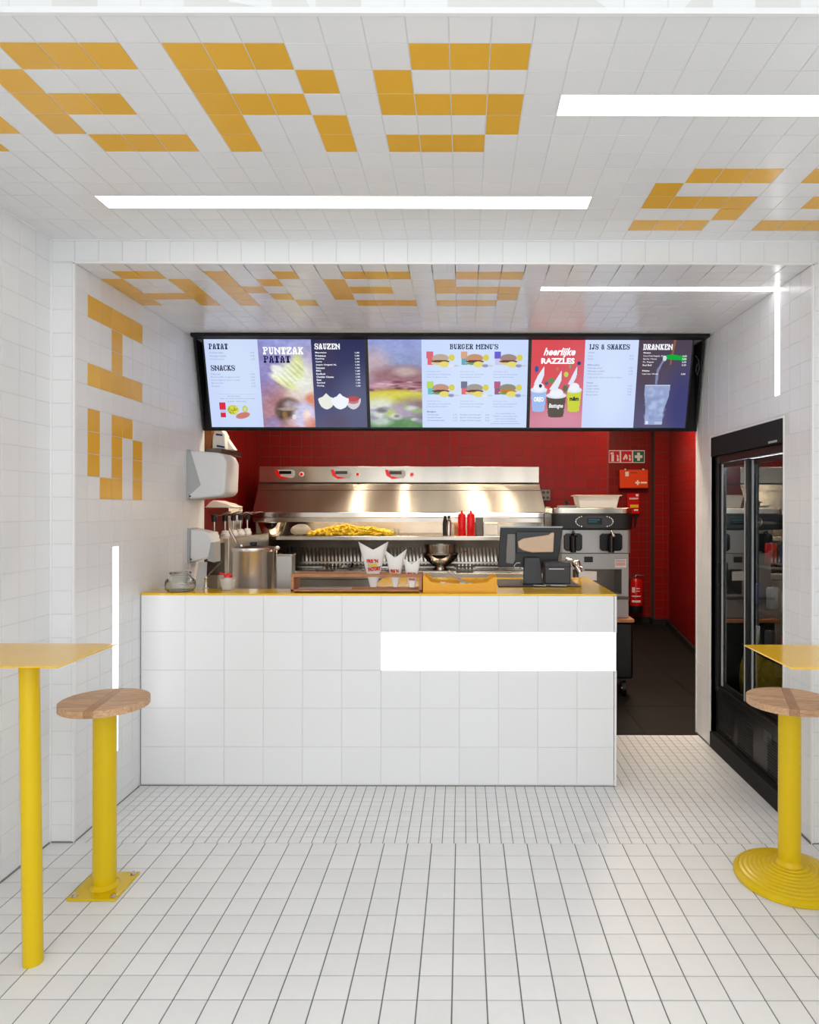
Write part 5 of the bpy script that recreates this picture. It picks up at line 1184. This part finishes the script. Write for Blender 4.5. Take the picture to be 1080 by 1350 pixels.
for i in range(3):
    x0 = -1.5786+i*UT
    tv = thing('menu_screen', labs[i], 'screen', (x0+WT/2, 4.12, SZ1), 'menu screens over the counter')
    f = SF(i)
    U_ = Vector((1, 0, 0)); Dn = D.normalized(); o0 = Vector((x0-.010, SY0, SZ0))-Dn*.010
    MB().fr(o0-DN*.030, U_, Dn, DN, UT-.0008, D.length+.020, .029).build('housing', 'black', tv)
    bz = MB(); Lh = D.length+.02; Wd = UT-.0008
    bz.fr(o0-DN*.001, U_, Dn, DN, Wd, .010, .003).fr(o0+Dn*(Lh-.010)-DN*.001, U_, Dn, DN, Wd, .010, .003).fr(o0+Dn*.010-DN*.001, U_, Dn, DN, .010, Lh-.02, .003).fr(o0+U_*(Wd-.0098)+Dn*.010-DN*.001, U_, Dn, DN, .0098, Lh-.02, .003)
    bz.build('bezel', 'black', tv)
    sc = screen_mesh(i, pics[i], tv)
    G = SF(i, .002)
    def T_(mb, body, u0, u1, v0, v1, bold=.02, sh=0.0):
        if bold >= .04 and v1-v0 > .052 and all(c in SLAB for c in body) and body not in ('RAZZLES', 'OREO'): return put_slab(mb, body, G, u0, u1, v0, v1)
        put_text(mb, body, G, u0, u1, v0, v1, bold, sh)
    big = MB(); wh = MB(); gr = MB(); sm = MB()
    if i == 0:
        T_(big, 'PATAT', .028, .147, .055, .117, .05); T_(big, 'SNACKS', .028, .180, .294, .355, .05)
        T_(wh, 'PUNTZAK', .364, .615, .092, .172, .055); T_(big, 'PATAT', .364, .532, .188, .266, .055); T_(wh, 'SAUZEN', .688, .845, .052, .115, .05)
        for k, (s_, w) in enumerate((('Puntzak klein', .085), ('Puntzak middel', .10), ('Puntzak groot', .09))): T_(gr, s_, .03, .03+w, .145+.037*k, .163+.037*k, .0); T_(gr, '2,75', .285, .308, .145+.037*k, .163+.037*k, .0)
        for k, (s_, w) in enumerate((('Frikandel', .06), ('Kaassouffle (vegetarisch)', .18), ('Kipnuggets (per stuk)', .18), ('Bamischijf', .075), ('Kroket', .05))): T_(gr, s_, .025, .025+w, .385+.034*k, .402+.034*k, .0); T_(gr, '2,25', .275, .30, .385+.034*k, .402+.034*k, .0)
        T_(gr, 'Kindermenu', .12, .20, .635, .65, .0); T_(gr, 'Patat met snack, frisdrank en verrassing', .07, .29, .662, .68, .0); T_(gr, 'naar keuze', .115, .235, .693, .708, .0)
        for k, (s_, w) in enumerate((('Mayonaise', .07), ('Frietsaus', .065), ('Ketchup', .055), ('Curry', .04), ('Joppie Original XL', .13), ('Satesaus', .055), ('BBQ', .03), ('Knoflook', .058), ('Cheddar Cheese', .108), ('Sate', .03), ('Speciaal', .052), ('Oorlog', .045))):
            T_(wh, s_, .69, .69+w, .143+.0337*k, .163+.0337*k, .02); T_(wh, '1,00', .938, .965, .143+.0337*k, .163+.0337*k, .01)
    elif i == 1:
        T_(big, "BURGER MENU'S", .510, .812, .055, .112, .04)
        for k in range(6):
            u = (.365, .575, .785)[k % 3]; v = (.355, .69)[k//3]
            for q_, (s_, w) in enumerate((('Hamburger menu', .09), ('met friet en frisdrank', .15), ('keuze uit diverse sauzen', .13))): T_(gr, s_, u, u+w, v+.03*q_, v+.013+.03*q_, .0)
        T_(big, 'Burgers', .365, .42, .81, .828, .02)
        for k in range(3):
            T_(gr, ('Hamburger', 'Double burger', 'Cheeseburger')[k], .365, .44+.02*k, .845+.033*k, .862+.033*k, .01); T_(gr, '5,75', .53, .555, .845+.033*k, .862+.033*k, .0)
            T_(gr, ('Double Cheeseburger', 'Bacon Cheeseburger', 'Crispy Chicken burger')[k], .575, .71, .845+.033*k, .862+.033*k, .01); T_(gr, '8,25', .738, .762, .845+.033*k, .862+.033*k, .0)
        for k in range(4): T_(gr, ('Vergelijkbaar', 'Maak er een menu van', 'met friet en frisdrank', 'voor een meerprijs')[k], .80-.01*(k % 2), .93+.01*(k % 2), .83+.03*k, .845+.03*k, .0)
    else:
        T_(wh, 'heerlijke', .075, .275, .095, .205, .03, .35); T_(wh, 'RAZZLES', .062, .272, .207, .272, .045)
        T_(big, 'IJS & SHAKES', .360, .612, .055, .112, .04); T_(wh, 'DRANKEN', .695, .878, .052, .115, .05)
        T_(wh, 'OREO', .022, .085, .645, .70, .04); T_(wh, 'Bastogne', .12, .21, .72, .785, .02, .2); T_(big, 'm&m', .25, .308, .64, .69, .05)
        for k, (s_, w, v) in enumerate((('Softijs', .04, .14), ('Hoorn', .03, .175), ('Beker', .035, .208), ('Milkshakes', .075, .275), ('Milkshake klein', .09, .31), ('Milkshake middel', .105, .345), ('Milkshake groot', .095, .378), ('Vanille, aardbei, banaan, chocolade en seizoen', .22, .415), ('Razzle', .04, .475), ('Razzle klein', .07, .51), ('Razzle middel', .08, .543), ('Razzle groot', .075, .577), ('Razzle extra', .075, .61))):
            T_(gr, s_, .355, .355+w, v, v+.016, .015 if s_ in ('Softijs', 'Milkshakes', 'Razzle') else 0)
            if k in (1, 2, 4, 5, 6, 9, 10, 11, 12): T_(gr, '3,25', .615, .64, v, v+.016, 0)
        for k, (s_, w, v) in enumerate((('Flesjes', .045, .14), ('Coca-Cola Regular, Zero', .14, .175), ('Sprite / Fanta', .085, .208), ('Dr. Pepper', .07, .242), ('Red Bull', .055, .275), ('Pakjes', .045, .34), ('Capri-Sun / Rivella', .10, .375))):
            T_(wh, s_, .70, .70+w, v, v+.019, .02 if k in (0, 5) else .005)
            if k in (1, 2, 3, 4, 6): T_(wh, '2,50', .945, .972, v, v+.019, .01)
    big.build('lettering', 'txt_dark', sc, label='navy headings')
    if wh.v: wh.build('lettering', 'txt_white', sc, label='white lettering')
    gr.build('lettering', 'txt_grey', sc, label='small grey price list')
# cable loop beside the right screen
o = MB().tube([(1.425, 4.10, 2.36), (1.44, 4.09, 2.33), (1.445, 4.09, 2.28), (1.435, 4.10, 2.24), (1.43, 4.11, 2.27), (1.438, 4.10, 2.31)], .003)
tag(o.build('cable', 'dgrey', smooth=True), 'looped cable at the right end of the screens', 'cable')
